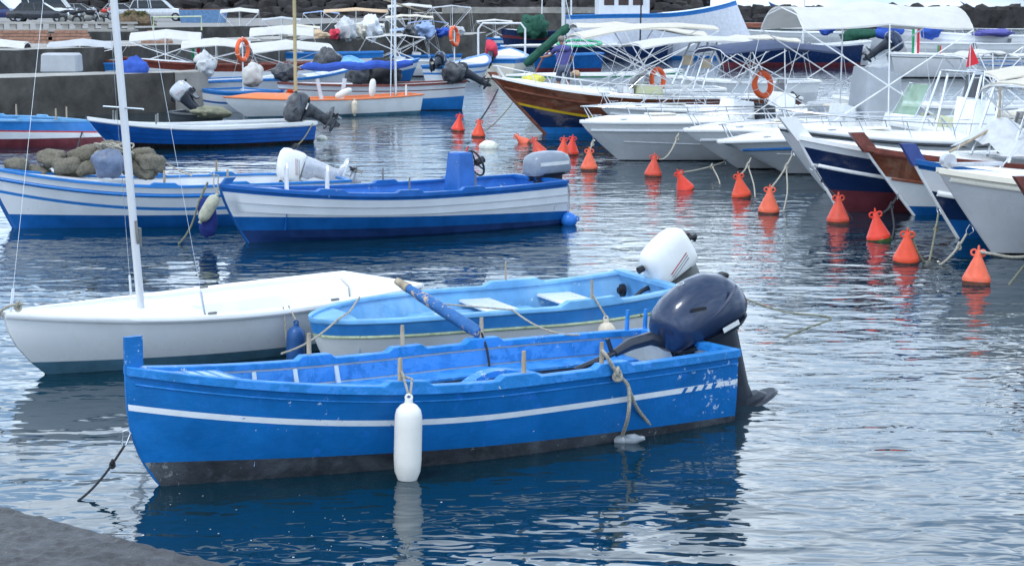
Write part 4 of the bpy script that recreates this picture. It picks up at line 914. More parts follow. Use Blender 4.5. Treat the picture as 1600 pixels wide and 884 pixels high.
# wooden boat with yellow line
bw = Boat('wooden_boat', 'varnished wooden boat with navy bottom and yellow line, white rail all round', 'boat', (850, 209), (768, 119), 2.3, ang=10, Lw=6.2, hs=.85, tr=.75, stemc=1.05, p=2.3, e1=.8)
bw.hull([('s', 0), ('s', .50, .62), ('s', .57, .69), ('z', .16), ('z', .0), ('z', -.28)], [brownwood, yellow, navy, bluemid], [0, 1, 2, 3, 3], th=.2, floor=.3, inner=white_gel)
bw.strip(('s', .24, .26), brownwood, r=.04, rz=.035); bw.gunwale(white_gel, w=.24, h=.03, out=.03, drop=.03); bw.deck(white_gel, .62, crown=.12)
bw.stempost(brownwood, up=.10, w=.10, aft=.2, fore=.03); bw.rail(.30, .97, h=.30, m=alu, posts=10, r=.016)
cw = bw.console(bw.lx(1010), canvas_y, w=.8, d=.75, h=.85, screen=None, wheel=False); bw.console(bw.lx(975), white_gel, w=.9, d=.3, h=.8, screen=glass_d, sh=.55, lean=.6, wheel=False)
bw.bimini(bw.lx(1108, 2.6), bw.lx(897, 2.6), 2.72, 1.9, canvas_c, bows=2, arch=.1, slope=-.2, cross=True, larch=.18)
mb = MB(); mb.ell((0, 0, 0), (.28, .22, .13), 14, 8, lump=.4, seed=3); o = mb.build('rope_heap', mat('yellow_net', (.62, .58, .12), .8, bump=.8, bscale=30)); o.location = bw.wp((bw.L * .86, -bw.near * .1, bw.sheer(.86) + .12)); tag(o, 'yellow net heap on the wooden boat foredeck', 'net')
lifebuoy(bw.wp((bw.lx(1031), bw.near * -.2, 1.3)), (R(88), 0, R(50)), 'orange lifebuoy by the pale green cover on the wooden boat', r=.25)

# A first white motor boat
def speed(name, lab, bwl, btop, L_=5.2, beam=2.1, hs=.72, rub=white_gel, hullm=shade_hull, ang=ANG, line=None, near_rail=True, deckt=.50, cat='motor boat', stemc=1.15, rh=.30, low=True, boot=boot_low, rl=.16, rise=None, p=2.6, q=.8):
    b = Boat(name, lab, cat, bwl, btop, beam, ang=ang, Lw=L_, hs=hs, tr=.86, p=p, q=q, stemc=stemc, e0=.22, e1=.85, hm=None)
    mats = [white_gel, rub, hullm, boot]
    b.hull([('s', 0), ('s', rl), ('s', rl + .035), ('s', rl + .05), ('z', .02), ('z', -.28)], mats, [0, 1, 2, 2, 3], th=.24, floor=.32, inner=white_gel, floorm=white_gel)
    b.gunwale(white_gel, w=.28, h=.025, out=.02, drop=.04, soft=True); b.deck(white_gel, deckt, crown=.10, dz=.012, inset=.02)
    b.strip(('s', rl + .01), line or rub, r=.035, rz=.028, transom=True)
    b.strip(('z', .20, .42), hullm, r=.018, rz=.012, name='spray_rail', t1=.93)
    mb = MB(); P = b.shp(.74, 0, .115); mb.box((P.x, 0, P.z + .012), (.55, .5, .03), bev=.012); mb.build('deck_hatch', cream, b.root)
    for q in (-.5, .5):
        mb = MB(); mb.box((b.L * .16, q, hs - .02), (.55, .62, .14), bev=.04); mb.build('seat_cushion', canvas_c if q > 0 else canvas_gr, b.root)
    for side in (1, -1):
        for tt in (.88, .5):
            mb = MB(); P = b.shp(tt, side, .035, -.12); mb.box(P + Vector((0, 0, .02)), (.16, .025, .02), bev=.008); mb.box(P, (.04, .03, .03)); mb.build('side_cleat', chrome, b.root)
    outboard(b, -.05, hs + .05, trim=8, cowl=cowl_white if beam > 2.15 else cowl_grey, style='round', tiller=False)
    if near_rail: b.rail(.42, .97, h=rh, posts=5, inb=.12)
    mb = MB(); P = b.shp(.95, 0, .09); mb.box((P.x - .02, 0, P.z + .03), (.22, .03, .02)); mb.box((P.x - .02, 0, P.z), (.06, .05, .05)); mb.build('bow_cleat', chrome, b.root)
    return b
ba = speed('motor_boat', 'white motor boat with grey windscreen console and lifebuoy, first of the right row', (968, 251), (906, 190), L_=5.6, beam=2.2, hs=.95)
ba.console(ba.lx(1150), white_gel, w=.8, d=.6, h=.85, screen=glass_c, sh=.62, lean=.35); ba.console(ba.lx(1190), greyrub, w=.7, d=.4, h=.75, screen=None, wheel=False)
ba.bimini(ba.lx(1290, 2.3), ba.lx(1108, 2.3), 2.42, 1.9, canvas_n, bows=3, arch=.14, cross=True)
lifebuoy(ba.wp((ba.lx(1197), -ba.near * .2, 1.5)), (R(82), R(0), R(40)), 'red orange lifebuoy on the first white motor boat in the right row', r=.24)
# the boat further back carrying two cream roofs
b_a2 = speed('motor_boat', 'white motor boat behind the first one, under a cream roof', (1010, 222), (935, 165), L_=5.5, beam=2.1, hs=.8)
b_a2.console(2.3, white_gel, screen=glass_d); b_a2.bimini(b_a2.lx(1155, 2.4), b_a2.lx(985, 2.4), 2.45, 1.8, canvas, bows=2, arch=.1, cross=True, slope=-.12)
# B with big white canopy
bb = speed('motor_boat', 'white motor boat with covered console under the biggest white roof', (1155, 264), (1068, 203), L_=6.6, beam=2.4, hs=1.0, rl=.18)
bb.console(bb.lx(1366), canvas_gr, w=.95, d=.8, h=1.5, screen=None, wheel=False); bb.bimini(bb.lx(1482, 2.8), bb.lx(1222, 2.8), 3.2, 2.2, canvas, bows=3, arch=.42, droop=.10, cross=True, r=.014, larch=.10)
bb.console(bb.lx(1315), white_gel, w=.7, d=.4, h=.85, screen=None, wheel=False)
# C with blue line
bc = speed('motor_boat', 'white motor boat with thin blue line and green tinted windscreen', (1228, 272), (1121, 221), L_=5.4, beam=2.3, hs=.92, rub=white_gel, line=bluemid, rl=.15, stemc=.9, p=2.0)
cc_ = bc.console(bc.lx(1420), white_gel, w=1.2, d=.7, h=.72, screen=glass_g, sh=.62, lean=.28); bc.console(bc.lx(1462), canvas_y, w=1.0, d=.4, h=.7, screen=None, wheel=False)
# D dark rubbing strip
bd = speed('motor_boat', 'white motor boat with dark grey rubbing strip and stainless arch', (1290, 300), (1216, 197), L_=5.4, beam=2.2, hs=.9, rub=greyrub, line=greyrub, rl=.05, hullm=shade_hull)
cd_ = bd.console(bd.lx(1520), white_gel, w=.8, d=.5, h=1.15, screen=mat('dark_windscreen', (.05, .055, .07), .1), sh=.55, lean=.06)
def arch(b, x, h, lab=None, z=None):
    for sd in (1, -1):
        mb = MB(); y = sd * .62; zz = z or b.sheer(.4)
        mb.tube([(x + .12, y, zz), (x - .28, y, zz + h)], .022, 6); mb.tube([(x - .18, y, zz), (x - .42, y, zz + h)], .022, 6)
        for k in range(4): mb.tube([(lerp(x + .12, x - .28, k / 3.2), y, lerp(zz, zz + h, k / 3.2)), (lerp(x - .18, x - .42, k / 3.2), y, lerp(zz, zz + h, k / 3.2))], .012, 5)
        mb.build('arch_leg', chrome, b.root)
    mb = MB(); mb.box((x - .35, 0, zz + h), (.16, 1.3, .05), bev=.01); mb.build('arch_top', chrome, b.root)
ax_ = bd.lx(1478); arch(bd, ax_ + .1, 1.12)
mb = MB(); P = bd.wp((ax_ - .2, bd.near * .4, 2.5)); mb.tube([(0, 0, -.75), (0, 0, .02)], .012, 6); mb.poly([(0, 0, 0), (.16, .02, -.35), (-.06, -.01, -.42)], 1); mb.poly([(0, .008, 0), (-.06, -.002, -.42), (.16, .028, -.35)], 1); o = mb.build('flag', [chrome, gold], angle=80); o.location = P; tag(o, 'bright red triangular flag above the stainless arch', 'flag')
# navy, brown, blue, white bows
def gozzo(name, lab, bwl, btop, specs, mats, post, L_=5.5, beam=2.0, up=.2, hs=.75, ang=ANG, rail=white_gel, stemc=1.05, wp=.09, aft=.2, decked=white_gel, lean=-1.0, q=.85, fore=.03):
    b = Boat(name, lab, 'boat', bwl, btop, beam, ang=ang, Lw=L_, hs=hs, tr=.7, p=2.2, q=q, stemc=stemc, e0=.2, e1=.75)
    b.hull([s_[0] for s_ in specs], mats, [s_[1] for s_ in specs[:-1]], th=.12, floor=.3, inner=white_gel)
    b.gunwale(rail, w=.16, h=.03, out=.03, drop=.04); b.deck(decked, .5, crown=.08)
    if post: b.stempost(post[1], up=-.0, w=.05, aft=.04, fore=fore) if post[1] else None
    if post:
        mb = MB(); x0 = b.L; z0 = b.hb; w2 = wp / 2; l = lean * up
        rows = [[Vector((x0 + .02 - l0, y, z0 + zz)) for l0, y in ((0, -w2), (0, w2), (aft, w2), (aft, -w2))] for zz in (-.06,)]
        rows.append([Vector((x0 + .02 - l - l0 * .95, y, z0 + up)) for l0, y in ((0, -w2), (0, w2), (aft, w2), (aft, -w2))])
        mb.grid(rows, True, cap=True); mb.build('stem_head', post[0], b.root)
    return b
be = gozzo('gozzo_boat', 'navy boat with maroon bottom and white stemboard in the right row', (1312, 330), (1247, 214), [(('s', 0), 0), (('s', .15), 1), (('s', .36, .40), 0), (('s', .41, .45), 1), (('z', .12, .34), 2), (('z', -.28), 2)], [white_gel, navy, maroon], (white_gel, white_gel), up=.30, lean=-1.0, aft=.28, beam=2.1)
be.strip(('s', .385, .42), white_gel, r=.03)
bf = gozzo('gozzo_boat', 'white boat with wide varnished brown topside and brown stemboard', (1428, 336), (1352, 232), [(('s', 0), 0), (('s', .34, .42), 1), (('z', .10, .14), 2), (('z', -.28), 2)], [brownwood, white_gel, bluedk], (redwood, white_gel), up=.24, lean=-1.05, aft=.24, rail=redwood)
bf.strip(('s', .05), redwood, r=.035); bf.strip(('s', .36, .44), brownwood, r=.025)
bg_ = gozzo('gozzo_boat', 'navy boat with white band and blue stemboard tied with rope', (1497, 372), (1428, 252), [(('s', 0), 0), (('s', .10), 1), (('s', .32, .40), 2), (('z', .10, .26), 3), (('z', -.28), 3)], [bluedk, white_gel, navy, bluedk], (mat('slate_blue_paint', (.04, .07, .24), .5), white_gel), up=.24, lean=-.8, aft=.22, rail=bluedk)
bg_.strip(('s', .34, .42), white_gel, r=.04)
bh = gozzo('motor_boat', 'white boat with cream rail and heavy flared bow, nearest in the right row', (1552, 398), (1465, 266), [(('s', 0), 0), (('s', .07), 1), (('s', .28), 2), (('s', .285), 1), (('z', .03), 3), (('z', -.28), 3)], [cream, shade_hull, white_gel2, boot_low], None, L_=5.0, beam=2.2, hs=.85, rail=cream, q=.8)
mb = MB(); P = bh.shp(.97, 0, .1); mb.box((P.x - .3, bh.near * .1, P.z), (.7, .09, .05), bev=.01); mb.lathe([(.001, -.06), (.09, -.06), (.1, 0), (.09, .06), (.001, .06)], Matrix.Translation((P.x + .04, 0, P.z + .04)) @ Matrix.Rotation(R(90), 4, 'X'), 16); mb.build('anchor_roller', cowl_silver, bh.root)
bh.strip(('s', .10), cream, r=.03)
bi = gozzo('gozzo_boat', 'brown stemboarded boat just entering at the right edge', (1690, 440), (1612, 308), [(('s', 0), 0), (('s', .3), 1), (('z', -.28), 1)], [redwood, white_gel], (redwood, redwood), up=.24, lean=-.9, aft=.2, rail=redwood)
# white plastic sheet tent over boat F and a mast stick
mb = MB(); rows = []
for i in range(11):
    row = []
    for j in range(9):
        u = i / 10; v = -1 + j / 4; row.append(Vector((lerp(bf.lx(1525), bf.lx(1640), u), v * .85, .95 + .5 * math.sin(math.pi * min(1, u * 1.2 + .1)) * (1 - abs(v) ** 1.5) + .09 * noise.noise(Vector((u * 5, v * 3, 2))))))
    rows.append(row)
mb.grid(rows); o = mb.build('boat_cover', clearpl, bf.root, angle=25)
mb = MB(); qx = bf.lx(1560); mb.tube([(qx, 0, .9), (qx, 0, 1.9)], .02, 8); mb.tube([(qx + .9, .2, .95), (qx, .05, 1.35)], .022, 8); mb.build('cover_pole', oldwood, bf.root)
bg_.bimini(bg_.lx(1740, 2.2), bg_.lx(1580, 2.2), 2.2, 1.7, canvas_c, bows=3, arch=.1, cross=True); arch(bf, bf.lx(1556), 1.15)
# mooring ropes from bows to buoys
def moor(b, dz, target, lab, m=rope_p, sg=.10, loose=None, r=.014, knot=.35, hk=True):
    s0 = b.wp(b.pt(1, b.hb - dz, 1) + Vector((.03, 0, 0))); s1 = s0 + (Vector(target) - s0).normalized() * .22
    pts = sag(s1, target, sg, 14); k = pts[int(14 * knot)]
    o = rope(pts, r, m, lab, knots=[k], hook=(s0, s1) if hk else None, group='mooring ropes from the bows')
    if loose: rope([k, k.lerp(loose, .5) + Vector((.04, 0, -.05)), Vector(loose)], r * .9, m, lab + ', loose tail', group='mooring ropes from the bows')
moor(ba, .35, BT[8], 'rope from the first white bow to its orange buoy', sg=.02)
moor(bb, .62, BT[6], 'knotted rope from the second white bow to the tipped buoy', loose=gp(1125, 288), sg=.03)
moor(bb, .0, BT[7], 'long slack rope from the white deck to the orange buoy', sg=.22, hk=False, knot=.1)
moor(bc, .30, BT[5], 'pale rope from the blue lined bow to the leaning buoy', loose=gp(1180, 309), sg=.06)
moor(bd, .45, BT[4], 'pale rope from the grey bow to the low buoy', loose=gp(1224, 331), sg=.05)
moor(be, .45, BT[3], 'thin dark rope from the navy bow to its buoy', m=rope_d, sg=.05, loose=gp(1332, 342), r=.008)
moor(bf, .72, BT[2], 'dark tangled rope between the brown bow and the weedy buoy', m=rope_d, sg=.08, loose=gp(1393, 375), r=.016)
moor(bg_, .65, gp(1452, 408), 'grey green rope from the blue bow into the water', m=rope_g, sg=.03, hk=True)
moor(bh, .72, gp(1468, 414), 'pale double rope from the flared white bow down to the water', sg=.05)
rope([BT[0], BT[0] + Vector((.14, -.05, -.02)), BT[0] + Vector((.5, .2, -.09)), BT[0] + Vector((1.2, .8, -.08))], .018, rope_p, 'thick pale rope from the nearest buoy to the right edge')
rope(sag(BT[1] + Vector((.05, 0, 0)), gp(1450, 410), .1, 8), .014, rope_g, 'slack weedy rope beside the second nearest buoy')
rope(sag(BT[13], dp(778, 140, 50), .05, 8), .02, rope_d, 'dark rope from the buoy up to the wooden bow')
rope(sag(gp(748, 210), bw.wp(bw.pt(1, .8, 1)), .1, 8), .012, rope_g, 'slack rope from the buoys to the wooden bow')
rope([gp(1160, 465), gp(1225, 487), gp(1298, 496), gp(1262, 512), gp(1225, 527)], .010, rope_g, 'thin green rope drifting on the water surface')
rope([gp(1600, 415) , gp(1576, 445)], .012, rope_g, 'short weedy rope going under at the right edge')

# ------------------------------------------------------------ left and middle boats
br = Boat('rowing_boat', 'royal blue clinker boat with white rail and wrapped outboard', 'boat', (182, 234), (137, 184), 1.7, swl=(488, 223), stop=(494, 191), tr=.75, tm=.42, p=2.2, e0=.2, e1=.6, stemc=1.3)
clinker(br, [(('s', 0), 0), (('s', .08), 1), (('v', .74, .014), 1), (('v', .735), 1), (('v', .6, .014), 1), (('v', .595), 1), (('v', .48, .014), 1), (('v', .475), 1), (('z', .10, .16), 2), (('z', -.28), 2)], [white_gel, royal, boot_low], th=.05, floor=.15, inner=white_pl)
br.gunwale(white_gel, w=.09, h=.02, out=.02, drop=.06); br.thwart(br.L * .6, white_pl); br.thwart(br.L * .35, white_pl); br.deck(white_gel, .85)
for x, sd in ((178, 1), (245, 1), (180, -1), (246, -1)): br.pin(br.t_at(x, sd * br.near, .1), sd * br.near, engine_metal, h=.2, r=.02)
outboard(br, .0, br.hs + .12, trim=62, sc_=1.05, wrap=True, tiller=False)
rope(sag(br.wp(br.shp(.02, br.near, .0)), br.wp((.9, br.near * 1.2, -.02)), .1, 8), .014, rope_g, 'rope hanging along the royal blue stern')
bl = Boat('rowing_boat', 'blue white and maroon boat with thin red line at the left edge', 'boat', (172, 228), (140, 190), 1.7, ang=177, Lw=4.6, hs=.72, tr=.7, tm=.45, e0=.18, e1=.5, stemc=1.2)
bl.hull([('s', 0), ('s', .21, .22), ('s', .245, .255), ('z', .18, .2), ('z', .0), ('z', -.28)], [bluemid, reds, white_pl, maroon, boot_low], [0, 1, 2, 3, 3], th=.05, floor=.2, inner=lblue_in)
bl.gunwale(lblue_in, w=.1, h=.025, out=.015, drop=.02, pads=[(.45, 1), (.7, -1), (.7, 1)]); bl.thwart(bl.L * .5, lblue_in)
for t_ in (.55, .85): bl.pin(t_, 1, oldwood, h=.25, r=.02); bl.pin(t_, -1, oldwood, h=.25, r=.02)
rope(sag(dp(135, 182, br.org.y), gp(118, 240), .02, 8), .018, rope_d, 'dark rope from the royal blue bow into the water')
# orange decked sailing boat
bo = Boat('sailing_boat', 'white open sailing boat with orange deck and orange inside', 'sailing boat', (388, 184), (349, 152), 1.7, swl=(655, 178), stop=(661, 148), tr=.7, tm=.45, p=2.1, e0=.22, e1=.6, stemc=1.5)
bo.hull([('s', 0), ('z', .10, .03), ('z', -.28)], [white_gel, tealboot], [0, 1], th=.08, floor=.15, inner=orange_deck, floorm=white_gel)
bo.gunwale(orange_deck, w=.12, h=.02, out=.03, drop=.02, soft=True); bo.deck(orange_deck, .62, crown=.17, inset=.02)
mb = MB(); mb.grid([[Vector((bo.L * .66 - .5 * a, b_ * .5 * math.cos(a * 1.2), bo.hm + .04 + .26 * (1 - a) * math.cos(b_ * 1.4))) for b_ in [k / 5 - 1 for k in range(11)]] for a in [j / 6 for j in range(7)]]); mb.build('cockpit_coaming', orange_deck, bo.root)
bo.pin(.1, bo.near, white_gel, h=.3, r=.03)
for x_ in (.52, .40):
    mb = MB(); mb.box((bo.L * x_, bo.near * .2, bo.hm + .2), (.1, .05, .75), rot=Matrix.Rotation(R(12 if x_ > .5 else -10), 3, 'Y')); mb.build('raised_board', mat('worn_white_board', (.6, .62, .66), .5, wear=(.4, .1, .1), wamt=.3), bo.root)
mb = MB()
M0 = bo.W.inverted() @ dp(618, 150, 57.6); M1 = M0 + Vector((0, 0, 6.0))
mb.tube([M0, M1], .04, 8); mb.build('mast', chrome, bo.root)
mb = MB(); mb.tube([M0 + Vector((.25, .2, 0)), M1], .02, 6); mb.build('mast_strut', chrome, bo.root)
mb = MB(); G = bo.W.inverted() @ dp(462, 146, 57.6); mb.tube([G, G + Vector((0, 0, 5))], .055, 8); mb.build('mizzen_mast', mat('ochre_mast_paint', (.42, .36, .20), .5), bo.root)
mb = MB(); a_ = bo.W.inverted() @ dp(470, 106, 57.6); e_ = bo.W.inverted() @ dp(645, 100, 57.9); d_ = e_ - a_
mb.tube([a_ + d_ * (k / 16) + Vector((0, 0, .03 * math.sin(k * 1.3))) for k in range(17)], [.04] + [.12 + .015 * math.sin(k * 2.2) for k in range(15)] + [.07], 10); mb.build('furled_sail', canvas_b, bo.root)
fender(bo.wp(bo.shp(bo.t_at(552, bo.near), bo.near, 0, .09)), .42, .09, fend_s, 'white fender on the orange decked sailing boat side', line=[[bo.wp(bo.shp(bo.t_at(552, bo.near), bo.near, .04, 0)), bo.wp(bo.shp(bo.t_at(552, bo.near), bo.near, .0, .09))]])
for x_, dz, lab in ((540, .10, 'white fender lying on the orange boat rail, left one'), (585, .22, 'white fender standing up by the orange boat mast')):
    mb = MB(); mb.ell((0, 0, 0), (.10, .10, .26), 14, 9, n=2.5); o = mb.build('fender', fend_w); o.location = bo.wp(bo.shp(bo.t_at(x_, bo.near), bo.near, dz + .08, -.14)); o.rotation_euler = (0, R(65 if dz < .15 else 5), 0); tag(o, lab, 'fender')
# blue hull with red brown rail behind it
bq = Boat('sailing_boat', 'blue boat with white topside and red brown rail behind the orange deck', 'boat', (450, 172), (433, 130), 1.9, swl=(722, 172), stop=(728, 128), tr=.8, tm=.45, e0=.2, e1=.5, stemc=1.2)
bq.hull([('s', 0), ('s', .16), ('s', .19), ('s', .42), ('z', .02), ('z', -.28)], [redwood, white_pl, bluemid, boot_low], [1, 0, 1, 2, 3], th=.08, floor=.25, inner=white_pl)
bq.gunwale(redwood, w=.12, h=.03, out=.03); bq.deck(white_pl, .6); bq.thwart(bq.L * .3, redwood)
outboard(bq, .0, bq.hs + .10, trim=60, sc_=.9, cowl=cowl_dark, style='round', tiller=False)
mb = MB(); mb.ell((0, 0, 0), (.36, .3, .3), 18, 12, n=2.4, lump=.4, seed=9); o = mb.build('tarpaulin', binbag, angle=60); o.location = dp(708, 115, 59.5); tag(o, 'dark grey tarpaulin heap at the blue stern', 'tarpaulin')
# small blue/white boat with sun roof & lifebuoy
bs = Boat('motor_boat', 'white and blue motor boat under an arched white sun roof by the pier end', 'motor boat', (342, 172), (318, 138), 2.0, ang=195, Lw=1, hs=.6) if False else None
bs = Boat('motor_boat', 'blue and white motor boat under an arched white sun roof by the pier end', 'motor boat', (560, 162), (572, 100), 2.1, swl=(326, 168), stop=(322, 128), tr=.85, tm=.45, e0=.2, e1=.5, stemc=1.0, p=2.4)
bs.hull([('s', 0), ('s', .05), ('s', .42), ('s', .5), ('z', .2), ('z', -.28)], [bluemid, white_pl, bluedk, white_pl], [0, 1, 2, 3, 0], th=.12, floor=.3, inner=white_gel)
bs.gunwale(bluemid, w=.15, h=.03, out=.03, drop=.04); bs.deck(white_gel, .6, crown=.08); bs.console(2.2, white_gel, w=.7, h=.6, screen=None)
bs.bimini(1.5, 4.1, 2.05, 1.9, canvas, pivots=[2.4, 2.9, 3.3], bows=3, arch=.26, droop=.04, cross=True)
outboard(bs, .2, bs.hs + .35, trim=20, sc_=1.0, cowl=canvas, style='round', tiller=False)
mb = MB(); mb.ell((0, 0, 0), (.30, .26, .34), 18, 12, n=2.3, lump=.3, seed=4); o = mb.build('motor_cover', canvas, angle=70); o.location = dp(395, 118, 58.0); tag(o, 'crumpled white cloth bundle below the orange lifebuoy', 'cover')
lifebuoy(dp(379, 78, 58.5), (R(90), 0, R(66)), 'orange lifebuoy hanging over the white bundle', r=.30)
bs2 = Boat('rowing_boat', 'small white and blue boat tucked behind the orange bow', 'boat', (420, 176), (440, 142), 1.7, swl=(318, 172), stop=(318, 140), tr=.8, tm=.45, e0=.2, e1=.5)
bs2.hull([('s', 0), ('s', .10), ('s', .3), ('s', .36), ('z', -.28)], [bluemid, white_pl, bluedk], [0, 1, 2, 1], th=.08, floor=.2, inner=white_pl); bs2.gunwale(bluemid, w=.1); bs2.deck(bluemid, .5)
outboard(br, br.L * .52, br.hm + .3, trim=40, sc_=.0001) if False else None
# silver outboard lying behind the royal boat: tail of a small grey inflatable
bt = Boat('rowing_boat', 'low dark dinghy with red striped silver outboard beside the pier end', 'boat', (345, 190), (352, 180), 1.2, swl=(262, 190), stop=(262, 176), tr=.8, e0=.2, e1=.5)
bt.hull([('s', 0), ('z', .0), ('z', -.28)], [greyrub], [0, 0], th=.12, floor=.1, inner=greyrub); bt.gunwale(greyrub, w=.14, soft=True)
mo_, X_ = outboard(bt, .45, .75, trim=-50, sc_=1.05, cowl=cowl_silver, style='small', tiller=False)
mb = MB(); mb.ell((0, 0, 0), (.55, .3, .16), 16, 9, lump=.6, seed=12); o = mb.build('net_heap', rope_g, angle=40); o.location = dp(330, 176, 52.5); tag(o, 'tangled grey net heap at the pier end', 'net')
# ------------------------------------------------------------ piers, quay, breakwater
def slab(name, lab, pts, z, m, mt, zb=-1.0, bump=.03, cat='pier', capm=None):
    """extruded outline (world xy, counter-clockwise) with weathered sides"""
    mb = MB(); n = len(pts); rowsT = []
    per = []
    for i in range(n):
        a, b_ = Vector(pts[i]), Vector(pts[(i + 1) % n]); k = max(1, int((b_ - a).length / .8))
        for j in range(k): per.append(a.lerp(b_, j / k))
    rows = []
    lv = [z, z - .12, z - .5, z - 1.0, zb] if z - 1.0 > zb else [z, z - .1, zb]
    for li, zz in enumerate(lv):
        rows.append([Vector((p.x + bump * 2 * noise.noise(Vector((p.x * .7, p.y * .7, zz))), p.y + bump * 2 * noise.noise(Vector((p.x * .7, p.y * .7, zz + 9))), zz + (bump * .8 * noise.noise(Vector((p.x * 1.3, p.y * 1.3, 0))) if li < 2 else 0))) for p in per])
    ids = mb.grid(rows, True, m=0); mb.face(ids[0], 1)
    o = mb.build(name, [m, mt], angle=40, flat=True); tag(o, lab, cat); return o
def xy(px, py, z): p = gp(px, py, z); return (p.x, p.y)
z1 = 1.15
A = xy(-260, 130, z1); B_ = xy(272, 113.5, z1); C_ = xy(318, 113, z1); 
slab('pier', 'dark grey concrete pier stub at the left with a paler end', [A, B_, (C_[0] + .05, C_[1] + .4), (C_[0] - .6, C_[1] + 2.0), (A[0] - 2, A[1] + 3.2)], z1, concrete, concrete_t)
mb = MB(); a = Vector((*B_, 0)); c = Vector((C_[0] + .05, C_[1] + .4, 0)); d = (c - a); nn = Vector((d.y, -d.x, 0)).normalized() * .05
if nn.y > 0: nn = -nn
mb.grid([[a + nn + Vector((0, 0, zz)), c + nn + Vector((0, 0, zz))] for zz in (-.5, .3, z1 - .01)]); mb.grid([[a + Vector((0, 0, zz)) + nn * q_, c + Vector((0, 0, zz)) + nn * q_] for q_, zz in ((1, z1 - .01), (-3, z1 + .012))])
o = mb.build('end_facing', concrete_l, flat=True); tag(o, 'pale end face on the left pier stub', 'pier')  # paler sheet laid over the end face of the pier
o['label'] = 'paler concrete end face of the left pier'
z2 = 1.66
P0 = Vector(xy(-150, 85, z2)); P1 = Vector(xy(300, 69, z2)); P2 = Vector(xy(560, 57.5, z2)); P3 = Vector(xy(738, 54.5, z2))
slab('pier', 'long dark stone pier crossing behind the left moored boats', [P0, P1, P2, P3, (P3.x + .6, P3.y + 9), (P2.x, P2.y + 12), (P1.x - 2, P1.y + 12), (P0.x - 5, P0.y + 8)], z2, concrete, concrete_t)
z3 = 1.95
Q0 = Vector(xy(-200, 50, z3)); Q1 = Vector(xy(280, 43, z3)); Q2 = Vector(xy(420, 41, z3)); 
o = slab('quay', 'raised quay ground', [Q0, Q1, Q2, (Q2.x + 6, Q2.y + 60), (2, 172), (4, 240), (-120, 240), (-90, Q0.y + 10)], z3, concrete, asphalt); tag(o, 'raised harbour quay paving with parked cars', kind='structure'); del o['category']
slab('pier', 'far dark pier behind the small blue boat', [(-8, 168), (4, 176), (8.2, 181), (9.2, 185), (8, 200), (-10, 200)], 2.5, concrete, concrete_t)
slab('wall', 'low pale concrete parapet on the far pier', [(-6, 171.5), (4, 177.5), (8.2, 182.5), (8.2, 184), (3, 180), (-6, 174)], 3.0, concrete_l, concrete_t, zb=2.45, cat='wall')
# breakwater of basalt boulders
mb = MB(); random.seed(3)
stones = []
for row in range(9):
    for i in range(41):
        x = -44 + i * 1.55 + (row % 2) * .7 + random.uniform(-.3, .3); yy = 196 + row * 1.1 + random.uniform(-.4, .4) ; zz = 1.6 + row * .75 + random.uniform(-.2, .2)
        mb.ell((x, yy, zz), (random.uniform(.75, 1.15), random.uniform(.6, .9), random.uniform(.5, .75)), 8, 6, n=3.2, lump=.5, seed=i + row * 70, rot=Matrix.Rotation(random.uniform(-.5, .5), 3, 'Y'))
mb.box((-14, 212, 2), (68, 20, 10))
o = mb.build('breakwater', basalt, angle=20); tag(o, 'dark basalt boulder breakwater closing the harbour at the back', kind='stuff')
# concrete balustrade at the back left
ba_, bb_ = gp(-20, 47, z3 + .02), gp(205, 47, z3 + .02)
mb = MB(); d = bb_ - ba_; n_ = 11
root = empty('balustrade', ba_, 0, 'weathered white concrete balustrade along the back left quay', 'balustrade')
for k in range(n_ + 1):
    mb = MB(); mb.box(d * (k / n_) + Vector((0, 0, .14)), (.30, .25, .28)); mb.build('post', concrete_t, root)
mb = MB(); mb.box(d * .5 + Vector((0, 0, .33)), (d.length + .6, .4, .11)); mb.build('top_rail', concrete_t, root)
mb = MB(); mb.box(d * .5 + Vector((0, -.5, -.02)), (d.length + .6, 1.4, .10)); mb.build('base_step', concrete_t, root)
# rusty planks and junk below the balustrade
for k, (x, y, w_, lab, m_) in enumerate(((35, 62, 2.6, 'faded brown plank stack at the left quay steps', 'planks'), (108, 58, 1.8, 'weathered plank stack in the middle of the quay steps', 'planks'), (245, 62, 1.2, 'red brown crate behind the white roofs', 'crate'))):
    mb = MB(); c0 = dp(x, y, 78)
    for j in range(4): mb.box((0, j * .12, j * .13), (w_ * (1 - .1 * j), .3, .11), rot=Matrix.Rotation(.04 * (j - 1), 3, 'Z'))
    o = mb.build('plank_stack' if k < 2 else 'crate', mat('faded_brown_timber', (.30, .17, .12), .8, var=.35, scale=6)); o.location = (c0.x, c0.y, z2 + .06); tag(o, lab, 'planks' if k < 2 else 'crate')

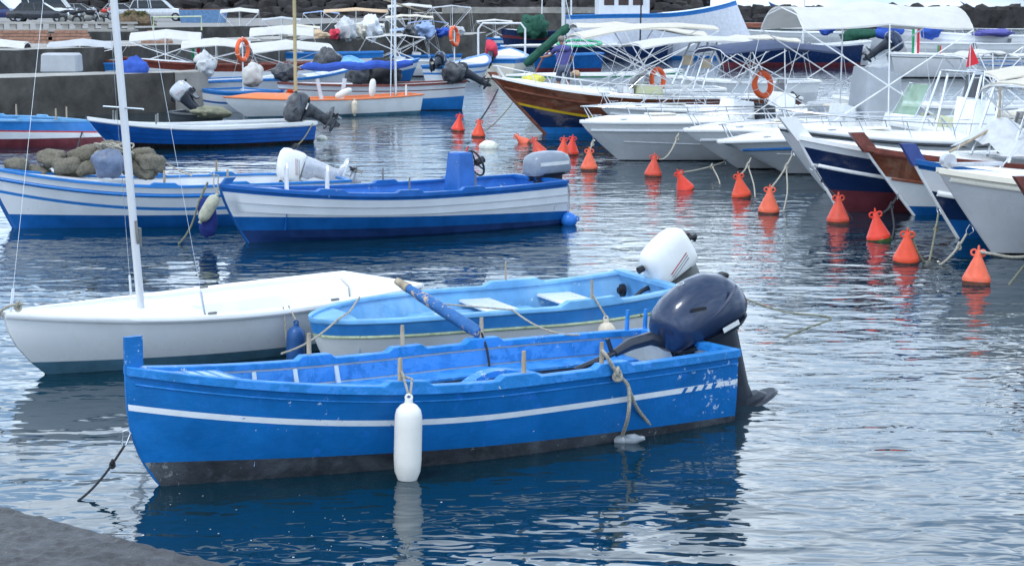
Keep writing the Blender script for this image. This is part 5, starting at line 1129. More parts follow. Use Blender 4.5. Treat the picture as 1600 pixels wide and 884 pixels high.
# ------------------------------------------------------------ vehicles on the quay
def car(lab, x, y, D, col, kind='car', rz=0, zg=1.95, name='parked_car'):
    P = dp(x, y, D); r0 = empty(name, (P.x, P.y, zg + .004), rz, lab, 'van' if kind == 'van' else 'car', 'vehicles parked on the quay')
    if kind == 'suv': prof = [(-2.3, .45, .80), (-2.32, .75, .85), (-2.28, .98, .82), (-1.3, 1.03, .86), (.6, 1.0, .86), (1.5, .92, .84), (2.15, .82, .78), (2.3, .62, .74), (2.28, .38, .74)]; cab = [(-2.15, -1.95, 1.02), (-1.95, -1.8, 1.6)]; L0, L1, T0, T1, hb_, ht = -2.2, 1.05, -1.85, .35, 1.0, 1.62
    elif kind == 'van': L0, L1, T0, T1, hb_, ht = -2.2, 1.75, -2.1, 1.0, 1.05, 2.0
    else: L0, L1, T0, T1, hb_, ht = -1.7, 1.15, -1.2, .35, .88, 1.38
    mb = MB(); rows = []
    top = [(-2.2, .62), (-2.18, hb_ - .12), (-2.0, hb_), (L0, hb_), (1.2, hb_ - .02), (1.95, hb_ - .14), (2.15, hb_ - .28), (2.2, .55)]
    for xx, zt in top:
        hw = .84 if abs(xx) < 2 else .76; rows.append([Vector((xx, yy, zz)) for yy, zz in ((-hw * .9, .28), (-hw, .42), (-hw, zt - .15), (-hw * .93, zt - .02), (-hw * .6, zt + .01), (hw * .6, zt + .01), (hw * .93, zt - .02), (hw, zt - .15), (hw, .42), (hw * .9, .28))])
    mb.grid(rows, True, cap=True); body = mb.build('body', col, r0, angle=40)
    mb = MB(); rows = []
    for f in (0, .15, .5, .85, 1):
        xx0, xx1 = lerp(L0, T0, f), lerp(L1, T1, f); hw = lerp(.80, .62, f ** 1.3); z = lerp(hb_ - .01, ht - .03, f)
        rows.append([Vector(p) for p in ((xx0, -hw, z), (xx1, -hw, z), (xx1 + .05, -hw * .5, z), (xx1 + .05, hw * .5, z), (xx1, hw, z), (xx0, hw, z), (xx0 - .03, 0, z))])
    mb.grid(rows, True); mb.build('window_band', mat('car_glass', (.02, .025, .03), .08), body)
    mb = MB(); mb.box(((T0 + T1) / 2, 0, ht - .015), (T1 - T0 + .1, 1.26, .05), bev=.02)
    for sy in (-1, 1):
        for xb_, xt_ in ((L1 - .02, T1), (L0 + .05, T0), ((L0 + L1) / 2 + .1, (T0 + T1) / 2 + .15), (lerp(L0, L1, .22), lerp(T0, T1, .14))): mb.tube([(xb_, sy * .812, hb_ - .02), (xt_, sy * .635, ht - .03)], .035, 6)
    mb.build('roof', col, body)
    for sx in (-1.35, 1.38):
        for sy in (-1, 1):
            mb = MB(); X = Matrix.Translation((sx, sy * .78, .32)) @ Matrix.Rotation(R(90), 4, 'X'); mb.lathe([(.2, -.1), (.30, -.1), (.33, -.06), (.33, .06), (.30, .1), (.2, .1)], X, 20); wl = mb.build('wheel', blackrub, r0)
            mb = MB(); mb.lathe([(.001, -.105 * sy * -1), (.17, -.1 * sy * -1), (.21, -.08 * sy * -1)], X, 16); mb.build('rim', cowl_silver, wl)
    for sy in (-1, 1):
        mb = MB(); mb.box((2.12, sy * .6, hb_ - .38), (.16, .30, .13), bev=.03); mb.build('headlight', mat('lamp_glass', (.7, .72, .74), .1), body)
        mb = MB(); mb.box((-2.16, sy * .66, hb_ - .3), (.10, .18, .2), bev=.02); mb.build('tail_light', gold, body)
    mb = MB(); mb.box((2.2, 0, .42), (.10, 1.5, .12), bev=.03); mb.build('bumper', greyrub, body)
    return r0
car('silver estate car parked side on behind the bush', 249, 25, 155, mat('silver_car_paint', (.52, .54, .57), .3, metal=.3, coat=.5), 'suv')
car('dark sedan with pale windscreen parked beside the balustrade', 62, 30, 143, mat('charcoal_car_paint', (.03, .035, .045), .25, coat=.6), 'car', rz=.05)
car('white van parked behind the dark sedan', 76, 14, 168, mat('white_car_paint', (.66, .67, .69), .3, coat=.4), 'van', rz=0)
car('dark blue car at the left edge of the quay', -6, 20, 152, mat('blue_car_paint', (.015, .03, .12), .25, coat=.6), 'suv', rz=.1)
car('grey car behind the motorbikes at the back', 122, 8, 190, mat('grey_car_paint', (.25, .26, .28), .3, coat=.5), 'car')
car('silver car half hidden behind the red motorbike', 190, 6, 192, mat('pale_car_paint', (.42, .44, .47), .3, coat=.5), 'car')
def motorbike(lab, x, D, col, rz=0, name='motorcycle'):
    P = dp(x, 30, D); r0 = empty(name, (P.x, P.y, z3 + .005), rz, lab, 'motorcycle', 'motorcycles on the quay')
    for sx in (-.68, .68):
        mb = MB(); X = Matrix.Translation((sx, 0, .31)) @ Matrix.Rotation(R(90), 4, 'X'); mb.torus(X, .25, .06, 20); wl = mb.build('wheel', blackrub, r0)
        mb = MB(); mb.lathe([(.001, -.03), (.19, -.02), (.19, .02), (.001, .03)], X, 14); mb.build('rim', engine_metal, wl)
    mb = MB(); mb.ell((.12, 0, .78), (.3, .15, .16), 14, 8, n=2.5); mb.ell((-.55, 0, .80), (.32, .12, .09), 12, 8); mb.build('body', col, r0)
    mb = MB(); mb.ell((-.2, 0, .86), (.38, .14, .07), 12, 8, n=2.5); mb.build('seat', blackrub, r0)
    mb = MB(); mb.ell((0, 0, .45), (.26, .15, .2), 12, 8, n=2.6); mb.tube([(-.68, .08, .31), (0, .08, .4)], .03, 6); mb.build('engine', engine_metal, r0)
    mb = MB(); mb.tube([(.68, .07, .31), (.42, .07, 1.0)], .025, 6); mb.tube([(.68, -.07, .31), (.42, -.07, 1.0)], .025, 6); mb.tube([(.3, .36, 1.04), (.42, 0, 1.0), (.3, -.36, 1.04)], .018, 6); mb.build('fork', chrome, r0)
    mb = MB(); mb.ell((.56, 0, .9), (.12, .12, .16), 12, 8); mb.build('front_fairing', col, r0)
    mb = MB(); mb.box((-.35, .1, .12), (.04, .03, .26)); mb.build('kickstand', engine_metal, r0)
motorbike('black scooter standing at the end of the balustrade', 138, 119, blackrub, .3, 'scooter')
motorbike('dark motorcycle lying low beside the scooter', 112, 121, cowl_dark, -.4)
motorbike('bright red motorcycle parked behind the mast', 160, 165, mat('red_tank_paint', (.5, .04, .02), .3, coat=.5), .2)
motorbike('silver motorcycle left of the red one', 136, 160, cowl_silver, .5)
# bush on a rubble mound
P = dp(212, 34, 119); root = empty('bush', (P.x, P.y, z3), 0, 'scrubby green and brown bush between quay wall and silver car', 'bush')
mb = MB(); mb.ell((0, 0, .1), (1.1, .9, .62), 20, 12, lump=.6, seed=6); mb.build('earth_mound', mat('brown_earth', (.13, .09, .055), .95, var=.5, bump=.8), root)
mb = MB(); random.seed(5)
for k in range(2600):
    a = random.uniform(0, 6.28); r_ = random.uniform(.5, 1.12) ; hh = random.uniform(.0, 1.0); c = Vector((math.cos(a) * r_ * 1.15 * (1 - hh * .5), math.sin(a) * r_ * .9 * (1 - hh * .5), .12 + hh * .72 + .15 * noise.noise(Vector((a * 2, hh * 3, 0))))); s_ = random.uniform(.03, .075)
    d1 = Vector((random.gauss(0, 1), random.gauss(0, 1), random.gauss(0, 1))).normalized() * s_; d2 = d1.cross(Vector((random.gauss(0, 1), random.gauss(0, 1), 1))).normalized() * s_ * .5
    mb.poly([c - d1, c + d2, c + d1, c - d2], m=k % 3)
mb.build('foliage', [mat('leaf_green', (.05, .09, .025), .8), mat('leaf_olive', (.10, .10, .04), .8), mat('leaf_dry', (.20, .15, .07), .8)], root, flat=True)
# blue skip and green tubular gate
P = dp(318, 30, 140); mb = MB(); mb.box((0, 0, .45), (3.0, 1.2, .9), taper=1.08); o = mb.build('skip', mat('faded_blue_steel', (.10, .20, .36), .6, var=.25)); o.location = (P.x, P.y, z3 + .005); tag(o, 'low faded blue skip on the far quay', 'skip')
mb = MB(); mb.box((0, 0, .92), (3.2, 1.3, .06)); mb.build('rim', mat('rusty_steel', (.2, .1, .06), .8), o)
P = gp(270, 34, 2.12); P = dp(282, 30, 96); mb = MB(); mb.tube([(-1.3, 0, 0), (-1.3, 0, .62), (1.0, 0, .66), (1.0, 0, 0)], .04, 6); o = mb.build('tube_gate', mat('lime_white_tube', (.55, .62, .40), .5)); o.location = (P.x, P.y, z3); tag(o, 'thin lime white tube barrier on the quay edge', 'barrier')

# ------------------------------------------------------------ generic distant boats
def far_boat(lab, bwl, btop, ang, L_, beam, bands, mats, rail, hs=.6, deck=None, dk=.55, cat='boat', name='moored_boat', q=.9, over=.1, roof=None, motor=None, con=None, tr=.8, stemc=1.1, posts=None, mast=None, rails=False):
    b = Boat(name, lab, cat, bwl, btop, beam, ang=ang, Lw=L_, hs=hs, tr=tr, direct=None if btop else (hs + .35, .6), p=2.2, q=q, stemc=stemc, e0=.2, e1=.6, over=over)
    b.hull([x[0] for x in bands], mats, [x[1] for x in bands[:-1]], th=.09, floor=.25, inner=deck or white_pl, n=24)
    b.gunwale(rail, w=.13, h=.03, out=.03, drop=.04); b.deck(deck or white_pl, dk, crown=.07)
    if roof: b.bimini(roof[0], roof[1], roof[2], roof[3], roof[4], pivots=[lerp(roof[0], roof[1], .3 + .4 * i / (roof[5] - 1)) for i in range(roof[5])], bows=roof[5], arch=roof[6], cross=True, r=.015)
    if motor: outboard(b, .0, b.hs + .08, trim=motor[0], cowl=motor[1], style='round', tiller=False)
    if con: b.console(con[0], con[1], w=.7, h=con[2], screen=con[3])
    if mast:
        mb = MB(); mb.tube([(mast[0], 0, .3), (mast[0], 0, mast[1])], mast[2], 8); mb.build('mast', mast[3], b.root)
    if rails: b.rail(.2, .97, h=.4, posts=7, m=alu)
    return b
W2 = [(('s', 0), 0), (('s', .14), 1), (('s', .34), 2), (('z', .05), 3), (('z', -.28), 3)]
WB = [bluemid, white_pl, bluemid, boot_low]
def stern_on(x, y, ang, L_): return proj(gp(x, y) + Vector((-math.cos(R(ang)), -math.sin(R(ang)), 0)) * L_)
f1 = far_boat('pale boat with blue bands and raised dark outboard at the pier foot', stern_on(688, 132, 248, 4.2), None, 248, 4.2, 1.9, [(('s', 0), 0), (('s', .12), 1), (('s', .26), 0), (('s', .34), 1), (('z', -.28), 1)], WB, bluemid, hs=.72, con=(1.4, cream, .5, None), motor=(68, cowl_navy))
f2 = far_boat('cream boat with blue rail, arch frame and pink covered outboard', stern_on(768, 124, 262, 5.0), None, 262, 5.0, 2.6, [(('s', 0), 0), (('s', .18), 1), (('z', .05), 2), (('z', -.28), 2)], [bluemid, cream, boot_low], bluemid, hs=.85, con=(2.0, cream, .5, None))
mb = MB(); ax = f2.L * .55
mb.tube([(ax, -1.05, .9), (ax, -1.05, 2.1), (ax, -.85, 2.35), (ax, .85, 2.35), (ax, 1.05, 2.1), (ax, 1.05, .9)], .045, 8); mb.build('arch_frame', alu, f2.root)
mp2, Xp = outboard(f2, .0, f2.hs + .12, trim=50, cowl=cowl_silver, style='round', tiller=False)
mb = MB(f2.W @ Xp); mb.ell((.12, 0, .28), (.42, .27, .30), 18, 12, n=2.4, lump=.25, seed=2); o = mb.build('motor_cover', canvas_r, angle=70, origin=f2.wp((-.1, 0, 1.1))); tag(o, 'pinkish red cloth tied over a raised outboard', 'motor cover')
lifebuoy(dp(710, 57, 68), (R(84), 0, R(68)), 'bright orange lifebuoy hanging above the pier end', r=.30)
# blue boats further behind
f3 = far_boat('blue fishing boat with purple bottom behind the standing man', (838, 116), (832, 84), 8, 2.9, 1.9, [(('s', 0), 0), (('z', .28), 1), (('z', -.28), 1)], [bluedk, maroon], bluemid, hs=.95, deck=white_pl)
f4 = far_boat('small bright blue and white boat with raised bow by the far pier', (690, 66), (740, 36), 205, 5.2, 2.3, [(('s', 0), 0), (('s', .3), 1), (('s', .5), 0), (('z', -.28), 0)], [bluemid, white_pl], bluemid, hs=1.0)
f5 = far_boat('dark red and navy boat beside the green covered load', (790, 84), (783, 46), 5, 5.0, 2.5, [(('s', 0), 0), (('s', .35), 1), (('s', .55), 0), (('z', .1), 1), (('z', -.28), 1)], [navy, maroon], navy, hs=1.5)
mb = MB(); mb.ell((0, 0, 0), (.85, .7, .7), 22, 14, n=2.6, lump=.5, seed=17); o = mb.build('tarpaulin', canvas_g, angle=60); o.location = dp(834, 43, 130); tag(o, 'dark green tarpaulin over a big load', 'tarpaulin')
f6 = far_boat('long navy sailing yacht with thin white deck edge', (800, 92), (782, 72), -14, 9.5, 2.6, [(('s', 0), 0), (('s', .12), 1), (('z', -.28), 1)], [white_gel, navy], white_gel, hs=1.1, deck=white_gel, dk=.3, cat='sailing boat', mast=(6, 9, .05, alu))
mb = MB(); mb.torus(Matrix.Translation((0, 0, 0)) @ Matrix.Rotation(.2, 4, 'X'), .95, .10, 24); o = mb.build('hose_coil', green_p); o.location = dp(905, 68, 88); o.scale = (1, .8, .6); tag(o, 'bright green ring of hose on the deck', 'hose')
# big white fishing vessel
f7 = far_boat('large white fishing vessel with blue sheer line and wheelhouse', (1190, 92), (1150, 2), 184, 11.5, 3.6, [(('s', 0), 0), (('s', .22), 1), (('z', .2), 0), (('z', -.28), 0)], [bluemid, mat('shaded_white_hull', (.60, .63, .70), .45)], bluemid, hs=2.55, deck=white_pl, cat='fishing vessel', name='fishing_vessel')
mb = MB(); mb.box((3.2, 0, 3.4), (3.0, 2.2, 2.2), bev=.06); wh = mb.build('wheelhouse', white_pl, f7.root)
for k in range(3):
    mb = MB(); mb.box((2.3 + k * .85, -1.105, 3.5), (.6, .02, .7)); mb.build('window', glass_d if False else mat('dark_window', (.05, .03, .03), .1), wh)
# masts around the man: sailing boat with green furled sail
f8 = far_boat('white sailing boat with green rail and tall mast carrying the man', (800, 142), (790, 118), 5, 6.2, 2.1, [(('s', 0), 0), (('s', .10), 1), (('z', -.28), 1)], [green_p, white_pl], white_gel, hs=.75, deck=white_gel, dk=.62, cat='sailing boat')
Mi = f8.W.inverted(); ym = 66
M0 = Mi @ dp(880, 120, ym); mb = MB(); mb.tube([M0 - Vector((0, 0, .4)), M0 + Vector((0, 0, 6.5))], .065, 10); mb.build('mast', MATS['mast_aluminium'], f8.root)
a_ = Mi @ dp(820, 102, ym); e_ = Mi @ dp(890, 40, ym); d_ = e_ - a_; mb = MB(); mb.tube([a_ + d_ * (k / 12) for k in range(13)], [.08] + [.15 + .01 * math.sin(k * 2) for k in range(11)] + [.08], 10); mb.build('furled_sail', canvas_g, f8.root)
mb = MB(); mb.tube([e_ + d_ * .03, e_ + Vector((.6, 0, 3))], .015, 5); mb.tube([e_, e_ + Vector((-2.2, -.3, -2.3))], .012, 5); mb.tube([e_, e_ + Vector((-.2, .3, -2.3))], .012, 5); mb.build('rigging', chrome, f8.root)
# the man
def person():
    D = 64.5; P = dp(880, 122, D); s_ = 1.0
    foot = P.z - .60
    J = {'pel': (0, 0, .92), 'spi': (.0, .03, 1.12), 'che': (-.02, .08, 1.34), 'nec': (-.03, .12, 1.50), 'hed': (-.05, .16, 1.62), 'top': (-.05, .16, 1.73),
         'lh': (-.11, 0, .88), 'lk': (-.13, .08, .48), 'la': (-.14, .0, .08), 'lt': (-.15, .16, .03), 'rh': (.11, 0, .88), 'rk': (.14, .06, .48), 'ra': (.15, -.02, .08), 'rt': (.17, .14, .03),
         'ls': (-.20, .09, 1.42), 'le': (-.36, .26, 1.22), 'lw': (-.58, .42, 1.17), 'lf': (-.66, .46, 1.16), 'rs': (.18, .09, 1.42), 're': (.25, .12, 1.14), 'rw': (.16, .30, .98), 'rf': (.13, .36, .96)}
    E = [('pel', 'spi'), ('spi', 'che'), ('che', 'nec'), ('nec', 'hed'), ('hed', 'top'), ('pel', 'lh'), ('lh', 'lk'), ('lk', 'la'), ('la', 'lt'), ('pel', 'rh'), ('rh', 'rk'), ('rk', 'ra'), ('ra', 'rt'), ('che', 'ls'), ('ls', 'le'), ('le', 'lw'), ('lw', 'lf'), ('che', 'rs'), ('rs', 're'), ('re', 'rw'), ('rw', 'rf')]
    rad = {'pel': (.16, .12), 'spi': (.18, .13), 'che': (.20, .13), 'nec': (.06, .06), 'hed': (.085, .095), 'top': (.06, .065), 'lh': (.09, .09), 'rh': (.09, .09), 'lk': (.06, .06), 'rk': (.06, .06), 'la': (.04, .045), 'ra': (.04, .045), 'lt': (.035, .03), 'rt': (.035, .03),
           'ls': (.065, .065), 'rs': (.065, .065), 'le': (.045, .045), 're': (.045, .045), 'lw': (.03, .03), 'rw': (.03, .03), 'lf': (.035, .02), 'rf': (.035, .02)}
    def skin(name, keys, grow, m, parent, sub=2, root='pel'):
        ks = [k for k in J if k in keys]; me = bpy.data.meshes.new(name); me.from_pydata([J[k] for k in ks], [(ks.index(a), ks.index(b_)) for a, b_ in E if a in ks and b_ in ks], [])
        o = bpy.data.objects.new(name, me); COL.objects.link(o); md = o.modifiers.new('skin', 'SKIN')
        if not me.skin_vertices: me.attributes.new if False else None
        bpy.context.view_layer.objects.active = o
        if len(me.skin_vertices) == 0:
            with bpy.context.temp_override(object=o, active_object=o): bpy.ops.mesh.customdata_skin_add()
        for i, k in enumerate(ks): me.skin_vertices[0].data[i].radius = (rad[k][0] + grow, rad[k][1] + grow); me.skin_vertices[0].data[i].use_root = (k == root)
        sb = o.modifiers.new('sub', 'SUBSURF'); sb.levels = sb.render_levels = sub; me.materials.append(m)
        if parent: o.parent = parent
        return o
    body = skin('person', J.keys(), 0, skin_m, None); body.location = (P.x, P.y, foot - .08); body.scale = (1.14,) * 3
    tag(body, 'standing man seen from behind in violet blue T-shirt, one arm stretched to a pole', 'person')
    skin('shirt', {'pel', 'spi', 'che', 'ls', 'rs'}, .02, shirt_m, body, root='spi')
    J2 = dict(J); J['le'] = tuple(Vector(J2['ls']).lerp(Vector(J2['le']), .75)); J['re'] = tuple(Vector(J2['rs']).lerp(Vector(J2['re']), .75)); rad['le'] = rad['re'] = (.055, .055)
    skin('sleeve', {'che', 'ls', 'le', 'rs', 're'}, .014, shirt_m, body, root='che'); J['le'] = J2['le']; J['re'] = J2['re']
    skin('shorts', {'pel', 'lh', 'rh', 'lk', 'rk'}, .022, shorts_m, body)
    mb = MB(); mb.ell((-.05, .145, 1.685), (.105, .118, .095), 16, 10, lump=.1); mb.build('hair', hair_m, body)
    for sx in (-1, 1):
        mb = MB(); mb.ell((-.05 + sx * .095, .17, 1.65), (.014, .025, .035), 8, 6); mb.build('ear', skin_m, body)
    return Vector((P.x - .68, P.y + .48, foot + 1.16))
hand = person()
o = rope([hand + Vector((.25, .0, .30)), hand, hand + Vector((-.55, -.35, -1.1))], .03, redwood, 'long reddish wooden pole held by the man in the violet shirt', name='boat_hook', cat='pole')
mb = MB(); mb.ell((0, 0, 0), (.16, .15, .13), 16, 10, lump=.2); o = mb.build('round_float', mat('tan_float', (.5, .33, .2), .6)); o.location = dp(900, 116, 66); tag(o, 'tan round float right of the man', 'float')

# boats between the two piers on the left, with sun roofs
def roofboat(lab, x, y, roofx, rz_, col, hullb, D=None, L_=5, ang=8, z=1.95, wd=1.8, bows=3, arch=.22, hs=1.12):
    P = gp(x, y); b = far_boat(lab, (x, y), (x - 14, y - 68 * 60 / P.y), ang, L_, 1.9, [(('s', 0), 0), (('s', .25), 1), (('z', -.28), 1)], hullb, hullb[0], hs=hs)
    X0, X1 = [(b.W.inverted() @ dp(v, 80, P.y)).x for v in roofx]
    b.bimini(min(X0, X1), max(X0, X1), z, wd, col, pivots=[lerp(min(X0, X1), max(X0, X1), .3 + .4 * i / (bows - 1)) for i in range(bows)], bows=bows, arch=arch, cross=True, r=.017); return b
r1 = roofboat('yellow and blue inside boat with white roof at the left edge behind the pier', 55, 150, (43, -60), 0, canvas, [bluemid, cream], ang=185, z=2.0)
r2 = roofboat('blue edged boat with grey box under a long pale awning', 20, 146, (78, 178), 0, canvas_gr, [bluemid, white_pl], ang=6, z=1.95, L_=6)
mb = MB(); mb.box((0, 0, .3), (1.15, .9, .62), bev=.06, taper=.96); o = mb.build('engine_box', canvas_gr); o.location = dp(97, 114, 62.0); tag(o, 'pale grey covered box behind the left pier', 'box')
r3 = roofboat('brown wooden boat with white arched roof and small flag', 130, 146, (205, 314), 0, canvas, [brownwood, redwood], ang=7, z=2.28, L_=6, arch=.3)
r4 = roofboat('brown railed boat under the narrow white roof near the lifebuoy', 205, 148, (285, 391), 0, canvas, [redwood, white_pl], ang=7, z=2.0, L_=6.5, arch=.25)
r5 = roofboat('boat on the far side of the pier under an arched off white roof', 380, 122, (392, 490), 0, canvas, [bluemid, white_pl], ang=5, z=2.28, L_=6, arch=.35)
mb = MB(); mb.ell((0, 0, 0), (.42, .3, .28), 16, 10, lump=.4, seed=5); o = mb.build('motor_cover', canvas_b, angle=70); o.location = dp(209, 106, 59); tag(o, 'bright blue cloth bundle beside the mast behind the pier', 'cover')
mb = MB(); mb.ell((0, 0, 0), (.24, .22, .36), 16, 10, lump=.5, seed=8); o = mb.build('motor_cover', clearpl, angle=40); o.location = dp(322, 104, 60); tag(o, 'crumpled clear plastic wrapped engine above the pier end', 'cover')
flags(r3, 2.2, .5, 1.6, [grn, wht, fred], 'small green white and red flag under the arched roof', h=.35, wd=.3, rot=.4)
flags(r1, 2.2, -.5, 1.2, [grn, wht, fred], 'small green white and red flag at the left edge', h=.3, wd=.35, rot=.7)
# boats drawn up beyond the long pier
def shore(lab, x0, x1, y, D, col, z=None, wd=1.7, hullm=None, arch=.12, bows=4, lift=0.0, base=z2):
    """boat on trestles / afloat beyond the pier, roof spanning x0..x1 at image height y"""
    Pa, Pb_ = dp(x0, y, D), dp(x1, y, D); zr = Pa.z; Lr = abs(Pb_.x - Pa.x); L_ = Lr + 1.8
    r = far_boat(lab, (0, 500), (-40, 440), 4, L_, 1.9, W2, hullm or WB, (hullm or WB)[0], hs=.7)
    r.root.location = (Pb_.x + .9, D, base + .30); 
    r.bimini(1.0, 1.0 + Lr, zr - base - .30, wd, col, pivots=[1.0 + Lr * (.3 + .4 * i / (bows - 1)) for i in range(bows)], bows=bows, arch=arch, cross=True, r=.025)
    mb = MB()
    for q in (.25, .7): mb.box((r.L * q, 0, -.27), (.2, 1.4, .10)); mb.box((r.L * q, .6, -.29), (.3, .2, .06)); mb.box((r.L * q, -.6, -.29), (.3, .2, .06))
    mb.build('cradle', oldwood, r.root); return r
def floater(lab, x0, x1, yroof, D, col, hullm=None, wd=1.8, arch=.12, bows=4, hs=.7, ang=5, extra=1.8, con=True, hb=1.0, slope=0, **k):
    """boat afloat at distance D whose roof spans x0..x1 at picture height yroof"""
    Pa, Pb_ = dp(x0, yroof, D), dp(x1, yroof, D); Lr = abs(Pb_.x - Pa.x); L_ = Lr + extra
    b0 = Vector((Pa.x - extra * .7, D, 0)); bp_ = proj(b0); bt_ = proj(b0 + Vector((-.45, 0, hb)))
    r = far_boat(lab, bp_, bt_, ang, L_, 2.0, W2, hullm or WB, (hullm or WB)[0], hs=hs, con=(L_ * .4, white_gel, .6, glass_d) if con else None, **k)
    i0 = (r.W.inverted() @ Pa).x; i1 = (r.W.inverted() @ Pb_).x; i0, i1 = min(i0, i1), max(i0, i1)
    if col: r.bimini(i0, i1, Pa.z, wd, col, pivots=[lerp(i0, i1, .3 + .4 * i / (bows - 1)) for i in range(bows)], bows=bows, arch=arch, cross=True, r=.015, slope=slope)
    return r
GW = [white_gel, white_gel, shade_hull, boot_low]
# beyond the long pier (water between it and the breakwater)
floater('white hulled boat under a white awning beside the boulder wall', 345, 404, 12, 118, canvas, WB, arch=.2, bows=3)
floater('boat under a flat pale blue awning beyond the pier', 474, 530, 17, 116, canvas_lb, WB, arch=.04, bows=3)
floater('boat under a wavy tan awning beyond the pier', 506, 606, 12, 112, canvas_t, GW, arch=.16, bows=3, wd=2.2)
floater('boat under a high white awning right of the tan one', 606, 674, 5, 112, canvas, GW, arch=.14, bows=3, wd=2.1)
floater('boat under a low cream awning in front of the high white one', 602, 676, 22, 108, canvas_c, GW, arch=.1, bows=4, wd=2.1)
floater('boat under a pale grey awning left of the far pier', 676, 735, 8, 120, canvas_gr, WB, arch=.06, bows=3, wd=2.1)
floater('boat with a flat white awning standing above the long pier', 572, 664, 54, 89, canvas, GW, arch=.03, bows=4, wd=1.6)
floater('low boat with blue rails behind the long pier', 638, 700, 32, 100, alu and canvas_lb, WB, arch=.0, bows=3, wd=1.4, con=False)
# loads on the pier top: bundles, crates and engines
items = [(540, 48, 'white', clearpl, .7, .6, 'white wrapped bundle on the pier'), (560, 50, 'cream', canvas_c, .5, .45, 'cream sack on the pier beside the bundle'), (522, 52, 'red', canvas_r, .35, .3, 'small red bag on the pier'),
         (580, 46, 'white', white_pl, .6, .7, 'white upright cover on the pier'), (640, 47, 'grey', binbag, .4, .4, 'dark wrapped engine on the pier'), (664, 46, 'blue', canvas_lb, .6, .45, 'pale blue net heap on the pier'), (690, 46, 'blue', canvas_b, .45, .3, 'dark blue net heap on the pier end'),
         (715, 48, 'white', clearpl, .5, .35, 'clear plastic heap at the pier end'), (497, 53, 'tan', canvas_t, .6, .25, 'tan low bundle on the pier'), (455, 55, 'white', canvas, .6, .3, 'white folded cloth on the pier')]
for k, (x, y, _, m_, w_, h_, lab) in enumerate(items):
    D = lerp(80, 96, min(1, max(0, (x - 300) / 440))) + 4; P = dp(x, y, D); mb = MB(); mb.ell((0, 0, 0), (w_ * .7, .4, h_ * .75), 14, 9, n=2.5, lump=.6, seed=40 + k); o = mb.build('bundle', m_, angle=45); o.location = (P.x, P.y, z2 + h_ * .55); tag(o, lab, 'bundle', 'bundles on the long pier')
# blue boats lying against the long pier, right of the sun roof
far_boat('bright blue open boat bow on against the pier', (548, 142), (546, 88), 268, 3.8, 1.9, [(('s', 0), 0), (('s', .2), 1), (('z', -.28), 0)], [bluemid, bluedk], lblue_in, hs=.8, deck=lblue_in, q=.8)
far_boat('white and blue boat with pointed bow under the lifebuoy', (640, 128), (655, 92), 215, 5.5, 2.0, W2, WB, bluemid, hs=.75, deck=white_pl)
far_boat('pale open boat lying behind the blue furled sail', (478, 140), (470, 106), 186, 4.5, 2.0, W2, WB, bluemid, hs=.7)
for x, y, D, s_, lab, m_ in ((447, 114, 60.5, .36, 'black plastic wrapped engine under the sun roof', binbag), (512, 92, 62, .42, 'dark grey pointed cover beside the sun roof', binbag), (560, 116, 61, .4, 'dark bundle behind the furled blue sail', binbag), (598, 112, 61, .55, 'low black bundle right of the mast', blackrub)):
    mb = MB(); mb.ell((0, 0, 0), (s_, .3, s_ * .75), 16, 10, lump=.5, seed=int(x)); o = mb.build('engine_cover', m_, angle=45); o.location = dp(x, y, D); tag(o, lab, 'cover')
# ------------------------------------------------------------ behind the right row
fr = floater('white boat under a long cream roof at the top, left of the arches', 897, 1100, 36, 56, canvas_c, GW, wd=2.2, bows=4, arch=.12, hs=.8, extra=1.5, slope=.25)
floater('white boat under a pale roof beside the slate blue one', 1112, 1245, 54, 62, canvas_c, GW, wd=2.0, bows=4, arch=.1, hs=.8)
far_boat('navy and maroon boat lying across behind the arches', (1130, 104), (1115, 72), 2, 7, 2.4, [(('s', 0), 0), (('z', .22), 1), (('z', -.28), 1)], [navy, maroon], navy, hs=1.1)
fk = far_boat('white yacht with varnished hatches and small wooden cabin', (1110, 78), (1085, 38), 2, 13, 3.4, [(('s', 0), 0), (('s', .3), 1), (('z', -.28), 1)], [white_gel, shade_hull], white_gel, hs=1.3, deck=white_gel, dk=.3, cat='yacht')
mb = MB(); mb.box((fk.L * .72, 0, 1.75), (1.8, 1.2, .35), bev=.05); mb.build('hatch', brownwood, fk.root)
mb = MB(); mb.box((fk.L * .50, 0, 1.9), (2.0, 1.8, .8), bev=.08); cb = mb.build('cabin', white_gel, fk.root); mb = MB(); mb.box((fk.L * .50, 0, 2.33), (2.2, 2.0, .08), bev=.03); mb.build('cabin_roof', brownwood, cb)
mb = MB(); mb.box((fk.L * .50, -.905, 1.95), (.5, .02, .4)); mb.box((fk.L * .57, -.905, 1.95), (.4, .02, .4)); mb.build('cabin_window', glass_d, cb)
